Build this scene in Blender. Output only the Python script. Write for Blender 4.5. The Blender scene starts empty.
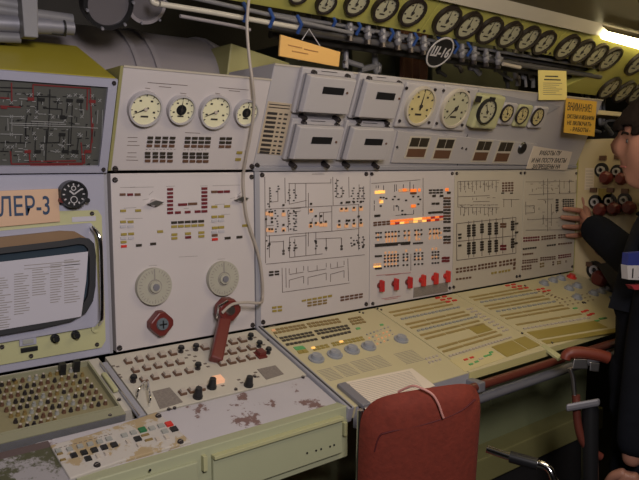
import bpy, bmesh, math, random
from mathutils import Vector, Matrix
random.seed(7)
SC = bpy.context.scene
COL = SC.collection
# ------------------------------------------------------------------ camera
FPX, CX, CY = 675.0, 319.5, 240.0
PITCH = math.atan(76.5 / FPX)
AZ = math.atan(851.5 / math.hypot(FPX, 76.5))
CP = Vector((0, -1.3389, 1.3652))
F = Vector((math.cos(AZ) * math.cos(PITCH), math.sin(AZ) * math.cos(PITCH), -math.sin(PITCH)))
R = Vector((math.sin(AZ), -math.cos(AZ), 0))
U = R.cross(F)
cd = bpy.data.cameras.new('camera'); cam = bpy.data.objects.new('camera', cd); COL.objects.link(cam)
cd.sensor_width = 36; cd.lens = FPX * 36 / 639; cd.clip_start = .01
cam.matrix_world = Matrix((R, U, -F)).transposed().to_4x4(); cam.location = CP
SC.camera = cam
# ------------------------------------------------------------------ world and light
w = bpy.data.worlds.new('world'); SC.world = w; w.use_nodes = True
w.node_tree.nodes['Background'].inputs[0].default_value = (.62, .6, .66, 1)
w.node_tree.nodes['Background'].inputs[1].default_value = .05
SC.view_settings.view_transform = 'Standard'; SC.view_settings.look = 'None'
SC.view_settings.gamma = 1; SC.view_settings.exposure = 0; SC.view_settings.use_curve_mapping = False
def area(name, loc, target, size, power, color, sy=None):
    l = bpy.data.lights.new(name, 'AREA'); l.energy = power; l.color = color; l.size = size
    if sy: l.shape = 'RECTANGLE'; l.size_y = sy
    o = bpy.data.objects.new(name, l); COL.objects.link(o); o.location = loc
    o.rotation_euler = (Vector(target) - Vector(loc)).to_track_quat('-Z', 'Y').to_euler()
    return o
area('camera_flash', (0.15, -1.60, 1.80), (.85, 0, 1.1), .30, 17.5, (1, .93, .96))  # soft light standing in for the camera flash, above and behind the camera
area('lamp_passage_ceiling', (1.35, -.75, 1.93), (1.6, 0, 1.0), .5, 4.5, (1, .80, .48))
area('lamp_over_gauges', (2.15, -.30, 1.92), (2.1, .0, 1.5), .25, 3.0, (1, .80, .42))
area('lamp_near_console', (1.05, -.85, 1.95), (1.2, -.1, .9), .4, 2.5, (1, .86, .66))

def cam_pt(x, y, d):
    return CP + (F + R * ((x - CX) / FPX) - U * ((y - CY) / FPX)) * d
# ------------------------------------------------------------------ materials
MATS = {}
def mat(name, col, rough=.5, metal=0, var=.0, scale=8, bump=.0, emit=None, es=1, wear=None, weart=.62, wears=9, spec=.5):
    if name in MATS: return MATS[name]
    m = bpy.data.materials.new(name); m.use_nodes = True; nt = m.node_tree; N = nt.nodes; L = nt.links
    b = N['Principled BSDF']
    b.inputs['Base Color'].default_value = (*col, 1); b.inputs['Roughness'].default_value = rough
    b.inputs['Metallic'].default_value = metal; b.inputs['Specular IOR Level'].default_value = spec
    if var or bump or wear:
        tc = N.new('ShaderNodeTexCoord'); nz = N.new('ShaderNodeTexNoise')
        nz.inputs['Scale'].default_value = scale; nz.inputs['Detail'].default_value = 6
        L.new(tc.outputs['Object'], nz.inputs['Vector'])
        mx = N.new('ShaderNodeMix'); mx.data_type = 'RGBA'
        mx.inputs[6].default_value = (*[c * (1 - var) for c in col], 1)
        mx.inputs[7].default_value = (*[min(1, c * (1 + var)) for c in col], 1)
        L.new(nz.outputs['Fac'], mx.inputs[0]); last = mx.outputs[2]
        if wear:
            n2 = N.new('ShaderNodeTexNoise'); n2.inputs['Scale'].default_value = wears; n2.inputs['Detail'].default_value = 8
            n2.inputs['Roughness'].default_value = .7
            L.new(tc.outputs['Object'], n2.inputs['Vector'])
            rp = N.new('ShaderNodeValToRGB'); rp.color_ramp.elements[0].position = weart; rp.color_ramp.elements[1].position = weart + .03
            L.new(n2.outputs['Fac'], rp.inputs[0])
            m2 = N.new('ShaderNodeMix'); m2.data_type = 'RGBA'; L.new(rp.outputs[0], m2.inputs[0]); L.new(last, m2.inputs[6])
            m2.inputs[7].default_value = (*wear, 1); last = m2.outputs[2]
        L.new(last, b.inputs['Base Color'])
        if bump:
            bp = N.new('ShaderNodeBump'); bp.inputs['Strength'].default_value = bump; bp.inputs['Distance'].default_value = .002
            L.new(nz.outputs['Fac'], bp.inputs['Height']); L.new(bp.outputs[0], b.inputs['Normal'])
    if emit:
        b.inputs['Emission Color'].default_value = (*emit, 1); b.inputs['Emission Strength'].default_value = es
    MATS[name] = m; return m
WHITE = mat('off_white_enamel', (.50, .455, .44), .42, var=.06)
WHITER = mat('ivory_warm_lit_enamel', (.47, .42, .34), .42, var=.06)
LAV = mat('lavender_grey_enamel', (.33, .325, .39), .42, var=.07)
GREYP = mat('blue_grey_paint', (.29, .285, .31), .42, var=.06)
METER = mat('meter_grey_plastic', (.40, .375, .375), .42, var=.04)
YEL = mat('mustard_paint', (.35, .29, .03), .4, var=.1)
YG = mat('yellow_green_plate', (.42, .41, .22), .45, var=.08)
GYG = mat('gauge_bank_yellow_green', (.36, .34, .085), .4, var=.12)
OLIVE = mat('olive_box_paint', (.27, .25, .10), .5, var=.1)
GREEN = mat('pale_green_console_paint', (.36, .37, .23), .5, var=.1, scale=5, wear=(.16, .10, .07), weart=.70, wears=25)
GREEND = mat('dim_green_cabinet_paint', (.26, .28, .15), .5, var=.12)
DESK = mat('desk_cream_enamel', (.49, .45, .37), .45, var=.08)
DESKW = mat('worn_desk_apron', (.44, .41, .42), .5, var=.12, scale=6, wear=(.17, .10, .09), weart=.57, wears=17)
DESKY = mat('desk_yellow_enamel', (.50, .44, .26), .42, var=.10, scale=5)  # yellower than the left desk enamel
SEAM = mat('dark_seam', (.05, .045, .04), .6)
HOOD = mat('brown_hood_wood', (.20, .12, .06), .5, var=.2)
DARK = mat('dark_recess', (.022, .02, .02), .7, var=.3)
HULL = mat('dark_hull_paint', (.035, .032, .028), .7, var=.3)
DUCT = mat('grey_duct_paint', (.25, .225, .23), .45, var=.12, scale=5)
DUCTL = mat('grey_actuator_paint', (.17, .165, .17), .45, var=.1)
STEEL = mat('brushed_steel', (.55, .53, .52), .3, 1, var=.1)
DSTEEL = mat('dull_steel', (.24, .235, .26), .45, .4, var=.1)
CHROME = mat('chrome', (.8, .8, .8), .12, 1)
SCREW = mat('dark_screw_head', (.06, .05, .05), .35, .6)
BLACK = mat('black_bakelite', (.012, .012, .013), .35)
RUBBER = mat('black_rubber', (.02, .02, .022), .55)
DIAL = mat('ivory_dial', (.68, .64, .42), .4, var=.05)
DIALY = mat('yellowed_dial', (.50, .42, .20), .4, var=.16, scale=40)
DIALG = mat('grey_green_dial', (.42, .40, .27), .4, var=.08)
DIALP = mat('weathered_scale_disc', (.37, .35, .28), .45, var=.1, scale=30)
INK = mat('black_ink', (.03, .025, .022), .6)
INKB = mat('brown_ink', (.14, .11, .09), .6)
INKG = mat('grey_ink', (.25, .225, .20), .6)
REDP = mat('red_bakelite', (.45, .02, .02), .35)
MAROON = mat('red_brown_bakelite', (.13, .022, .018), .35, var=.15)
RAIL = mat('red_brown_rail', (.115, .028, .018), .4, var=.1)
AMB = mat('amber_window', (.22, .15, .05), .4)
AMBY = mat('olive_yellow_window', (.30, .23, .05), .4)
REDW = mat('dark_red_window', (.13, .015, .02), .4)
REDB = mat('bright_red_window', (.55, .03, .02), .4)
BLK = mat('black_window', (.035, .028, .02), .4)
BRN = mat('brown_window', (.12, .06, .035), .4)
WHT = mat('pale_window', (.42, .40, .42), .4)
GRN = mat('green_button', (.10, .36, .12), .45)
GRND = mat('dark_green_button', (.02, .14, .05), .4)
BTN = mat('cream_button', (.46, .40, .33), .4)
BTNG = mat('grey_button', (.30, .30, .27), .4)
KNOBG = mat('grey_rotary_knob', (.26, .27, .29), .35, var=.08)
LIT = mat('lit_orange_lamp', (.8, .2, .03), .5, emit=(1, .20, .03), es=.55)
LITY = mat('lit_yellow_lamp', (.9, .55, .15), .5, emit=(1, .50, .12), es=.8)
LITP = mat('faint_lit_lamp', (.62, .36, .2), .5, emit=(1, .42, .16), es=.16)
PAPER = mat('white_paper', (.44, .42, .46), .7, var=.03)
PAPERC = mat('cream_paper', (.66, .57, .46), .7, var=.04)
PAPERY = mat('yellow_paper', (.70, .58, .20), .7, var=.05)
ORNG = mat('orange_sign_card', (.62, .36, .05), .55, var=.12)
WOOD = mat('varnished_plywood', (.66, .38, .11), .5, var=.12, scale=14)
TAN = mat('tan_name_board', (.55, .36, .23), .6, var=.06)
BLUE = mat('dark_blue_paint', (.015, .04, .09), .5)
CLAMP = mat('blue_clamp_tape', (.02, .06, .22), .5)
REDC = mat('red_upholstery', (.17, .023, .010), .85, var=.3, scale=90, bump=.6)
CORDM = mat('beige_cord', (.36, .31, .26), .5)
PINK = mat('pale_pink_cord', (.52, .24, .20), .6)
SKIN = mat('skin', (.36, .17, .115), .5, var=.08, scale=20)
HAIR = mat('dark_brown_hair', (.014, .009, .007), .8, var=.4, scale=90, bump=.9, spec=.15)
NAVY = mat('navy_work_cloth', (.007, .008, .012), .95, var=.4, scale=25, bump=.5, spec=.15)
BEAM = mat('pale_beam_paint', (.50, .46, .38), .33, var=.05)
CEILP = mat('brown_ceiling_paint', (.12, .10, .05), .5, var=.15)
GLARE = mat('glowing_glare_panel', (1, .95, .7), .5, emit=(1, .86, .50), es=9)
CURT = mat('brown_curtain', (.11, .045, .025), .9, var=.3, scale=40)
SCREEN = mat('dark_monitor_glass', (.035, .05, .065), .08)
MNE = mat('mnemonic_grey_board', (.085, .085, .075), .3, var=.12, scale=20)
MNR = mat('mnemonic_red_line', (.16, .02, .02), .5)
MNK = mat('mnemonic_black_line', (.012, .012, .012), .5)
MNW = mat('mnemonic_white_line', (.26, .26, .25), .5)
CLOTHB = mat('blue_patch', (.015, .025, .16), .7)
CLOTHW = mat('white_patch', (.42, .40, .40), .7)
GREYBRIS = mat('grey_speaker_grille', (.20, .17, .145), .7, var=.5, scale=260)

# ------------------------------------------------------------------ planes and mesh building
class PL:
    """a real plane in the room: origin, u (along), v (up the panel), n (outward)"""
    def __init__(s, p0, u, v):
        s.p = Vector(p0); s.u = Vector(u).normalized(); s.v = Vector(v).normalized(); s.n = s.u.cross(s.v)
    def off(s, h): return PL(s.p + s.n * h, s.u, s.v)
    def at(s, x, y, h=0):
        d = F + R * ((x - CX) / FPX) - U * ((y - CY) / FPX); p = s.p + s.n * h
        q = CP + d * (s.n.dot(p - CP) / s.n.dot(d)) - s.p
        return (q.dot(s.u), q.dot(s.v))
    def W(s, a, b, h=0): return s.p + s.u * a + s.v * b + s.n * h
    def px(s, x, y, h=0): return s.W(*s.at(x, y, h), h)
    def jac(s, x, y, h=0):
        def pr(P):
            q = P - CP; z = q.dot(F); return Vector((CX + FPX * q.dot(R) / z, CY - FPX * q.dot(U) / z))
        a, b = s.at(x, y, h); c = pr(s.W(a, b, h))
        e = .002
        return abs((pr(s.W(a + e, b, h)) - c).x) / e, abs((pr(s.W(a, b + e, h)) - c).y) / e
    def rect(s, x, y, w, h, hh=0):
        a, b = s.at(x, y, hh); ju, jv = s.jac(x, y, hh); w /= ju * 2; h /= jv * 2
        return (a - w, a + w, b - h, b + h)
ZT = 1.348; ZB = .970
WALL = PL((0, 0, ZB), (1, 0, 0), (0, 0, 1))
tu = math.radians(22)
UP = PL((0, 0, ZT), (1, 0, 0), (0, -math.sin(tu), math.cos(tu)))
td = math.radians(17)
DK = PL((0, 0, ZB), (1, 0, 0), (0, math.cos(td), math.sin(td)))
tb = math.radians(46)
GB = PL((0, 0, 1.726), (1, 0, 0), (0, -math.sin(tb), math.cos(tb)))
FRONT = PL((0, -.335, .84), (1, 0, 0), (0, 0, 1))
SIDE = PL((2.268, 0, ZB), (0, -1, 0), (0, 0, 1))

class MB:
    def __init__(s): s.v = []; s.f = []; s.m = []
    def poly(s, P, Q, mi=0):       # prism from bottom loop P to top loop Q
        k = len(s.v); n = len(P); s.v += [Vector(p) for p in P] + [Vector(q) for q in Q]
        s.f.append([k + n + i for i in range(n)]); s.f.append([k + n - 1 - i for i in range(n)])
        for i in range(n): s.f.append([k + i, k + (i + 1) % n, k + n + (i + 1) % n, k + n + i])
        s.m += [mi] * (n + 2)
        return s
    def prism(s, pl, pts, h0, h1, inset=0, mi=0):
        if inset:
            c = (sum(p[0] for p in pts) / len(pts), sum(p[1] for p in pts) / len(pts))
            q = []
            for p in pts:
                d = math.hypot(p[0] - c[0], p[1] - c[1]); k = 1 - inset / d
                q.append((c[0] + (p[0] - c[0]) * k, c[1] + (p[1] - c[1]) * k))
        else: q = pts
        return s.poly([pl.W(a, b, h0) for a, b in pts], [pl.W(a, b, h1) for a, b in q], mi)
    def box(s, pl, a0, a1, b0, b1, h0, h1, inset=0, mi=0):
        return s.prism(pl, [(a0, b0), (a1, b0), (a1, b1), (a0, b1)], h0, h1, inset, mi)
    def disc(s, pl, a, b, r, h0, h1, r2=None, n=24, mi=0, ph=0):
        r2 = r if r2 is None else r2
        P = [(math.cos(2 * math.pi * i / n + ph), math.sin(2 * math.pi * i / n + ph)) for i in range(n)]
        return s.poly([pl.W(a + r * x, b + r * y, h0) for x, y in P], [pl.W(a + r2 * x, b + r2 * y, h1) for x, y in P], mi)
    def ring(s, pl, a, b, r0, r1, h0, h1, n=32):
        k = len(s.v)
        for i in range(n):
            c, d = math.cos(2 * math.pi * i / n), math.sin(2 * math.pi * i / n)
            for r, h in ((r1, h0), (r1 * .985, h1), (r0, h1), (r0, h0)): s.v.append(pl.W(a + r * c, b + r * d, h))
        for i in range(n):
            j = (i + 1) % n
            for q in range(4):
                s.f.append([k + i * 4 + q, k + j * 4 + q, k + j * 4 + (q + 1) % 4, k + i * 4 + (q + 1) % 4]); s.m.append(0)
        return s
    def frame(s, pl, outer, inner, h0, h1):    # rectangular-ish frame between two loops of equal length
        n = len(outer); k = len(s.v)
        for L_, h in ((outer, h0), (outer, h1), (inner, h1), (inner, h0)):
            s.v += [pl.W(a, b, h) for a, b in L_]
        for q in range(4):
            for i in range(n):
                j = (i + 1) % n; q2 = (q + 1) % 4
                s.f.append([k + q * n + i, k + q * n + j, k + q2 * n + j, k + q2 * n + i]); s.m.append(0)
        return s
    def seg(s, pl, a0, b0, a1, b1, w, h0=.0002, h1=.0012):
        dx, dy = a1 - a0, b1 - b0; L_ = math.hypot(dx, dy) or 1e-6; nx, ny = -dy / L_ * w / 2, dx / L_ * w / 2
        return s.prism(pl, [(a0 - nx, b0 - ny), (a1 - nx, b1 - ny), (a1 + nx, b1 + ny), (a0 + nx, b0 + ny)], h0, h1)
    def pline(s, pl, pts, w, h1=.0012):
        q = [pl.at(*p) for p in pts]
        for p, r in zip(q, q[1:]): s.seg(pl, *p, *r, w, .0002, h1)
        return s
    def tube(s, pts, r, n=10, cap=True):
        pts = [Vector(p) for p in pts]; k = len(s.v); rs = r if isinstance(r, (list, tuple)) else [r] * len(pts)
        prev = None
        for i, p in enumerate(pts):
            t = (pts[min(i + 1, len(pts) - 1)] - pts[max(i - 1, 0)]).normalized()
            if prev is None: x = t.orthogonal().normalized()
            else: x = (prev - t * prev.dot(t)).normalized()
            prev = x; y = t.cross(x)
            for j in range(n):
                a = 2 * math.pi * j / n; s.v.append(p + (x * math.cos(a) + y * math.sin(a)) * rs[i])
        for i in range(len(pts) - 1):
            for j in range(n):
                j2 = (j + 1) % n; s.f.append([k + i * n + j, k + i * n + j2, k + (i + 1) * n + j2, k + (i + 1) * n + j]); s.m.append(0)
        if cap:
            s.f.append([k + n - 1 - j for j in range(n)]); s.f.append([k + (len(pts) - 1) * n + j for j in range(n)]); s.m += [0, 0]
        return s
    def leanbox(s, a0, a1, b0, b1, dy):   # face on UP, body running straight back
        L = [(a0, b0), (a1, b0), (a1, b1), (a0, b1)]; f = [UP.W(a, b, 0) for a, b in L]
        return s.poly([p + Vector((0, dy - p.y, 0)) for p in f], f)
    def wbox(s, x0, x1, y0, y1, z0, z1):
        return s.poly([(x0, y0, z0), (x1, y0, z0), (x1, y1, z0), (x0, y1, z0)], [(x0, y0, z1), (x1, y0, z1), (x1, y1, z1), (x0, y1, z1)])
    def build(s, name, m, parent=None, bevel=0, smooth=False, label=None):
        me = bpy.data.meshes.new(name)
        base = ROOT.get(parent.name, Vector()) if parent else Vector()
        ms = m if isinstance(m, (list, tuple)) else [m]
        me.from_pydata([v - base for v in s.v], [], s.f)
        for x in ms: me.materials.append(x)
        if len(ms) > 1:
            for p, i in zip(me.polygons, s.m): p.material_index = i
        bm = bmesh.new(); bm.from_mesh(me); bmesh.ops.recalc_face_normals(bm, faces=bm.faces); bm.to_mesh(me); bm.free()
        o = bpy.data.objects.new(name, me); COL.objects.link(o)
        if parent: o.parent = parent
        ROOT[o.name] = base
        if smooth:
            for p in me.polygons: p.use_smooth = True
            me.set_sharp_from_angle(angle=math.radians(40))
        if bevel:
            b = o.modifiers.new('bevel', 'BEVEL'); b.width = bevel; b.segments = 2; b.limit_method = 'ANGLE'
        if label: o['label'] = label
        return o
ROOT = {}
def smooth_path(P, k=8):
    P = [Vector(p) for p in P]; out = []
    for i in range(len(P) - 1):
        a, b, c, d = P[max(i - 1, 0)], P[i], P[i + 1], P[min(i + 2, len(P) - 1)]
        for j in range(k):
            t = j / k
            out.append(.5 * ((2 * b) + (c - a) * t + (2 * a - 5 * b + 4 * c - d) * t * t + (3 * b - a - 3 * c + d) * t ** 3))
    return out + [P[-1]]
def thing(name, label, cat, loc, group=None):
    o = bpy.data.objects.new(name, None); COL.objects.link(o); o.location = loc; o.empty_display_size = .05
    ROOT[o.name] = Vector(loc); o['label'] = label; o['category'] = cat
    if group: o['group'] = group
    return o
def tag(o, label, cat, group=None):
    o['label'] = label; o['category'] = cat
    if group: o['group'] = group
    return o
def struct(o): o['kind'] = 'structure'; return o
def quad(pl, pts, h=0): return [pl.at(x, y, h) for x, y in pts]
def lamp(pl, x, y, w, h, m, parent, name='indicator_window', hh=.0022, label=None):
    return MB().box(pl, *pl.rect(x, y, w, h), 0, hh, .0004).build(name, m, parent, label=label)
def grid(pl, cor, nx, ny, fx=.75, fy=.6):
    """cells (loops of four) of a grid between four corners given TL,TR,BR,BL"""
    A, B, C_, D = [Vector(pl.at(*c)) for c in cor]; out = []
    for j in range(ny):
        for i in range(nx):
            cs = []
            for du, dv in ((-1, 1), (1, 1), (1, -1), (-1, -1)):
                s = (i + .5 + du * fx / 2) / nx; t = (j + .5 - dv * fy / 2) / ny
                p = (A * (1 - s) + B * s) * (1 - t) + (D * (1 - s) + C_ * s) * t
                cs.append((p.x, p.y))
            out.append(cs)
    return out
def gridlamps(pl, cor, nx, ny, m, parent, name='indicator_window', fx=None, fy=.6, hh=.002, every=None):
    fx = fx or (.76 if cor[0][0] < 455 else .62)
    for k, c in enumerate(grid(pl, cor, nx, ny, fx, fy)):
        mm = every(k % nx, k // nx) if every else m
        if mm is None: continue
        MB().prism(pl, c[::-1], 0, hh).build(name, mm, parent)
def screws(pl, pts, parent, r=.0045, h=.003, m=None, name='screw'):
    for x, y in pts:
        a, b = pl.at(x, y)
        o = MB().disc(pl, a, b, r, 0, h, r * .8, n=14).build(name, m or SCREW, parent, smooth=True)
        MB().seg(pl, a - r * .7, b - r * .2, a + r * .7, b + r * .2, r * .25, h, h + .0003).build('slot', STEEL, o)
def text_obj(s, pl, a, b, size, m, parent=None, name='lettering', h=.0015, depth=.0004, sx=1, shear=0, align='CENTER', top=False, bold=0, rot=0):
    cu = bpy.data.curves.new('t', 'FONT'); cu.body = s; cu.size = size; cu.align_x = align; cu.align_y = 'CENTER'
    cu.extrude = depth; cu.offset = bold; cu.shear = shear; cu.space_line = .85; cu.resolution_u = 3
    o = bpy.data.objects.new('t', cu); COL.objects.link(o); bpy.context.view_layer.update()
    me = bpy.data.meshes.new_from_object(o.evaluated_get(bpy.context.evaluated_depsgraph_get()))
    bpy.data.objects.remove(o); bpy.data.curves.remove(cu)
    base = ROOT.get(parent.name, Vector()) if parent else Vector()
    cr, sr = math.cos(rot), math.sin(rot)
    for v in me.vertices:
        x, y = v.co.x * sx, v.co.y; x, y = x * cr - y * sr, x * sr + y * cr
        v.co = pl.W(a + x, b + y, h + v.co.z) - base
    me.materials.clear(); me.materials.append(m)
    r = bpy.data.objects.new(name, me); COL.objects.link(r)
    if parent: r.parent = parent; ROOT[r.name] = base
    return r
def gauge(pl, x, y, hpx, parent, dial=DIAL, rim=DSTEEL, h=.012, ang=200, name='round_gauge', style='plain', face_h=0, label=None):
    """round gauge: bezel ring, dial disc, scale marks, needle, hub"""
    a, b = pl.at(x, y, face_h); r = hpx / 2 / pl.jac(x, y, face_h)[1]
    q = pl.off(face_h)
    rin = .80 if name == 'pressure_gauge' else .88
    g = MB().ring(q, a, b, r * rin, r, 0, h).build(name, rim, parent, smooth=True, label=label)
    MB().disc(q, a, b, r * (rin + .02), 0, h * .55, n=32).build('dial', dial, g, smooth=True)
    t = MB(); z = h * .55
    for i in range(-4, 5):
        A = math.radians(90 + i * 32); c, d = math.cos(A), math.sin(A)
        t.seg(q, a + c * r * .72, b + d * r * .72, a + c * r * .84, b + d * r * .84, r * (.07 if i % 2 == 0 else .04), z, z + .0005)
    for i in range(-3, 4, 2):
        A = math.radians(90 + i * 36); c, d = math.cos(A), math.sin(A)
        t.box(q, a + c * r * .56 - r * .07, a + c * r * .56 + r * .07, b + d * r * .56 - r * .05, b + d * r * .56 + r * .05, z, z + .0005)
    t.box(q, a - r * .22, a + r * .22, b - r * .48, b - r * .38, z, z + .0005)
    t.build('scale_marks', INK, g)
    A = math.radians(ang); c, d = math.cos(A), math.sin(A)
    if style == 'black_centre':
        MB().disc(q, a, b, r * .36, z, z + .001, n=20).build('centre_disc', BLACK, g)
    MB().prism(q, [(a - d * r * .05 - c * r * .2, b + c * r * .05 - d * r * .2), (a + d * r * .05 - c * r * .2, b - c * r * .05 - d * r * .2), (a + c * r * .74, b + d * r * .74)], z + .001, z + .0022).build('needle', INK, g)
    MB().disc(q, a, b, r * .1, z + .001, z + .004, n=14).build('hub', INK if style != 'light' else BTN, g)
    return g

# ================================================================== STRUCTURE
def sbox(name, m, *a):
    return struct(MB().wbox(*a).build(name, m))
sbox('floor', mat('dark_floor', (.03, .03, .025), .6, var=.3), -1.6, 3.6, -2.4, 1.0, -.04, 0)
sbox('ceiling', HULL, -1.6, 3.6, -2.4, 1.0, 2.10, 2.16)
sbox('wall_back', HULL, -1.6, 3.6, .92, 1.0, 0, 2.10)
sbox('wall_right', HULL, 3.5, 3.6, -2.4, .92, 0, 2.10)
sbox('wall_left', HULL, -1.6, -1.5, -2.4, .92, 0, 2.10)
sbox('wall_front', HULL, -1.5, 3.5, -2.4, -2.3, 0, 2.10)
# lowered ceiling plate and pale trim strip above the gauge banks
mb = MB()
TB = PL(GB.W(0, GB.at(519, 16)[1], .012), (1, 0, 0), (0, -.70, .72))
TH = TB.at(519, 3)[1]
struct(MB().box(TB, .6, 3.4, 0, TH, -.03, .0).build('trim_1', BEAM))
e = TB.W(0, TH, 0)
mb.poly([(.6, e.y, e.z), (3.45, e.y, e.z), (3.45, -1.1, 2.03), (.6, -1.1, 2.03)], [(.6, e.y, e.z + .03), (3.45, e.y, e.z + .03), (3.45, -1.1, 2.06), (.6, -1.1, 2.06)])
struct(mb.build('trim_2', CEILP))

# ================================================================== LEFT: annunciator cabinet (upper)
t = thing('annunciator_cabinet', 'upper left cabinet with mustard top and dark grey mnemonic diagram board', 'cabinet', (.3, .1, ZT))
A = quad(UP, [(-60, 68), (118, 78.5), (104, 172.5), (-60, 174)])
al = A[0][0]; ar = (A[1][0] + A[2][0]) / 2; bt = A[1][1]; bb = .002
MB().leanbox(al, ar, bb, bt, .05).build('cabinet_body', LAV, t, bevel=.002)
e0 = UP.W(al, bt + .001, .002); e1 = UP.W(ar, bt + .001, .002); d = Vector((0, .21, .088))
MB().poly([e0 - Vector((0, 0, .012)), e1 - Vector((0, 0, .012)), e1 + d - Vector((0, 0, .012)), e0 + d - Vector((0, 0, .012))], [e0, e1, e1 + d, e0 + d]).build('sloping_top', YEL, t, bevel=.003, label='mustard yellow sloping top')
S = [(-60, 77), (107, 86), (97.5, 165), (-60, 168)]
s_ = quad(UP, S); sa0, sa1, sb0, sb1 = s_[0][0], (s_[1][0] + s_[2][0]) / 2, s_[2][1], s_[1][1]
MB().frame(UP, [(al, bb), (ar, bb), (ar, bt), (al, bt)], [(sa0, sb0), (sa1, sb0), (sa1, sb1), (sa0, sb1)], 0, .008).build('screen_frame', LAV, t)
brd = MB().box(UP, sa0, sa1, sb0, sb1, 0, .002).build('mnemonic_board', MNE, t, label='dark grey board with red, black and white piping diagram')
def z1(x, y): return (x / 5.325, 60 + y / 5.325)
def z3(x, y): return (x / 5.81, 120 + y / 5.81)
def lines(pl, L_, w, m, parent, name='diagram_lines', h=.0012, off=0):
    mb = MB()
    q = pl.off(off) if off else pl
    for l in L_: mb.pline(q, l, w, h)
    return mb.build(name, m, parent)
red = [[z1(175, 130), z1(480, 150), z1(490, 440)], [z1(175, 130), z1(175, 200)], [z1(465, 150), z1(462, 265)], [z1(0, 200), z1(50, 203)], [z1(0, 245), z1(110, 250)],
       [z1(60, 120), z1(62, 220)], [z3(60, 180), z3(65, 255), z3(490, 250), z3(490, 180)], [z3(170, 195), z3(172, 245)], [z3(470, 130), z3(480, 245)], [z3(540, 20), z3(525, 170)],
       [z3(175, 262), z3(480, 258)], [z3(175, 240), z3(440, 236)]]
lines(UP, red, .0022, MNR, brd, 'red_pipe_lines', h=.0015, off=.002)
blk = [[z1(0, 165), z1(60, 168)], [z1(0, 145), z1(170, 150)], [z1(265, 155), z1(262, 290), z1(250, 440)], [z1(230, 255), z1(330, 262), z1(328, 300)], [z1(200, 195), z1(200, 270)],
       [z1(145, 290), z1(135, 345), z1(135, 430)], [z1(385, 240), z1(375, 460)], [z1(430, 220), z1(432, 280)], [z1(360, 230), z1(355, 270)], [z3(0, 130), z3(150, 132)], [z3(235, 132), z3(345, 130), z3(348, 90)],
       [z3(205, 120), z3(203, 180)], [z3(270, 60), z3(265, 240)], [z3(370, 100), z3(368, 180)], [z3(400, 50), z3(395, 200)], [z3(455, 110), z3(445, 190)], [z3(0, 180), z3(50, 182)], [z3(65, 160), z3(62, 240)],
       [z1(150, 190), z1(300, 196)], [z3(150, 20), z3(150, 110)]]
lines(UP, blk, .0018, MNK, brd, 'black_pipe_lines', h=.0012, off=.002)
wht = [[z1(0, 298), z1(120, 302)], [z1(60, 345), z1(480, 358)], [z1(50, 335), z1(350, 342)], [z1(100, 205), z1(150, 208)], [z1(40, 310), z1(42, 375)], [z1(0, 393), z1(120, 396)], [z1(165, 325), z1(340, 332)],
       [z1(62, 310), z1(62, 380)], [z3(85, 183), z3(130, 184)], [z3(310, 183), z3(350, 184)], [z1(380, 355), z1(520, 362)], [z1(520, 265), z1(515, 340)], [z1(545, 265), z1(540, 440)]]
for cx_, cy_ in [z1(165, 185), z1(205, 180), z1(60, 225), z1(150, 270), z1(195, 275), z1(120, 305), z1(190, 305), z1(280, 303), z1(365, 190), z1(400, 185), z1(490, 190), z1(490, 235), z1(370, 235), z1(435, 300), z1(345, 320),
                 z1(180, 390), z1(270, 395), z1(420, 395), z1(60, 300), z1(60, 395), z1(430, 190), z3(45, 155), z3(70, 155), z3(155, 105), z3(205, 105), z3(240, 150), z3(145, 200), z3(200, 205), z3(365, 150), z3(360, 210), z3(420, 205),
                 z3(510, 150), z3(515, 215), z3(470, 90), z3(370, 120), z3(440, 210), z3(330, 180), z1(310, 210), z1(530, 215)]:
    r_ = 1.5
    wht.append([(cx_ - r_, cy_ - r_), (cx_ + r_, cy_ + r_)]); wht.append([(cx_ - r_, cy_ + r_), (cx_ + r_, cy_ - r_)])
rr = random.Random(31); wv = []; bv = []
for k in range(150):
    x = rr.uniform(2, 96); y = 88 + (x * .06) + rr.choice([4, 11, 17, 24, 31, 38, 46, 53, 60, 66, 71]) + rr.uniform(-1, 1)
    L1 = rr.uniform(1.2, 5)
    (wv if k % 5 < 2 else bv).append([(x, y), (x + L1, y + L1 * .04)] if k % 3 else [(x, y), (x - .3, y + L1 * 1.3)])
wht += wv
lines(UP, bv, .0013, MNK, brd, 'fine_board_marks', h=.001, off=.002)
lines(UP, wht, .0010, MNW, brd, 'white_pipe_lines', h=.0018, off=.002)
for x, y, m in [(*z1(163, 207), MNR), (*z1(220, 210), MNK), (*z1(370, 214), MNK), (*z1(425, 217), MNK), (*z1(490, 220), MNR), (*z1(337, 306), MNK), (*z1(330, 396), MNK), (*z3(160, 182), MNR), (*z3(218, 182), MNK), (*z3(378, 182), MNK), (*z3(435, 182), MNK), (*z3(510, 182), MNR), (*z1(20, 250), MNR)]:
    q = UP.off(.002); MB().box(q, *q.rect(x, y, 6.5, 3), 0, .002).build('indicator_window', m, brd)
screws(UP.off(.008), [(114, 83), (103.5, 169.5)], t, .0045)

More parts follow.
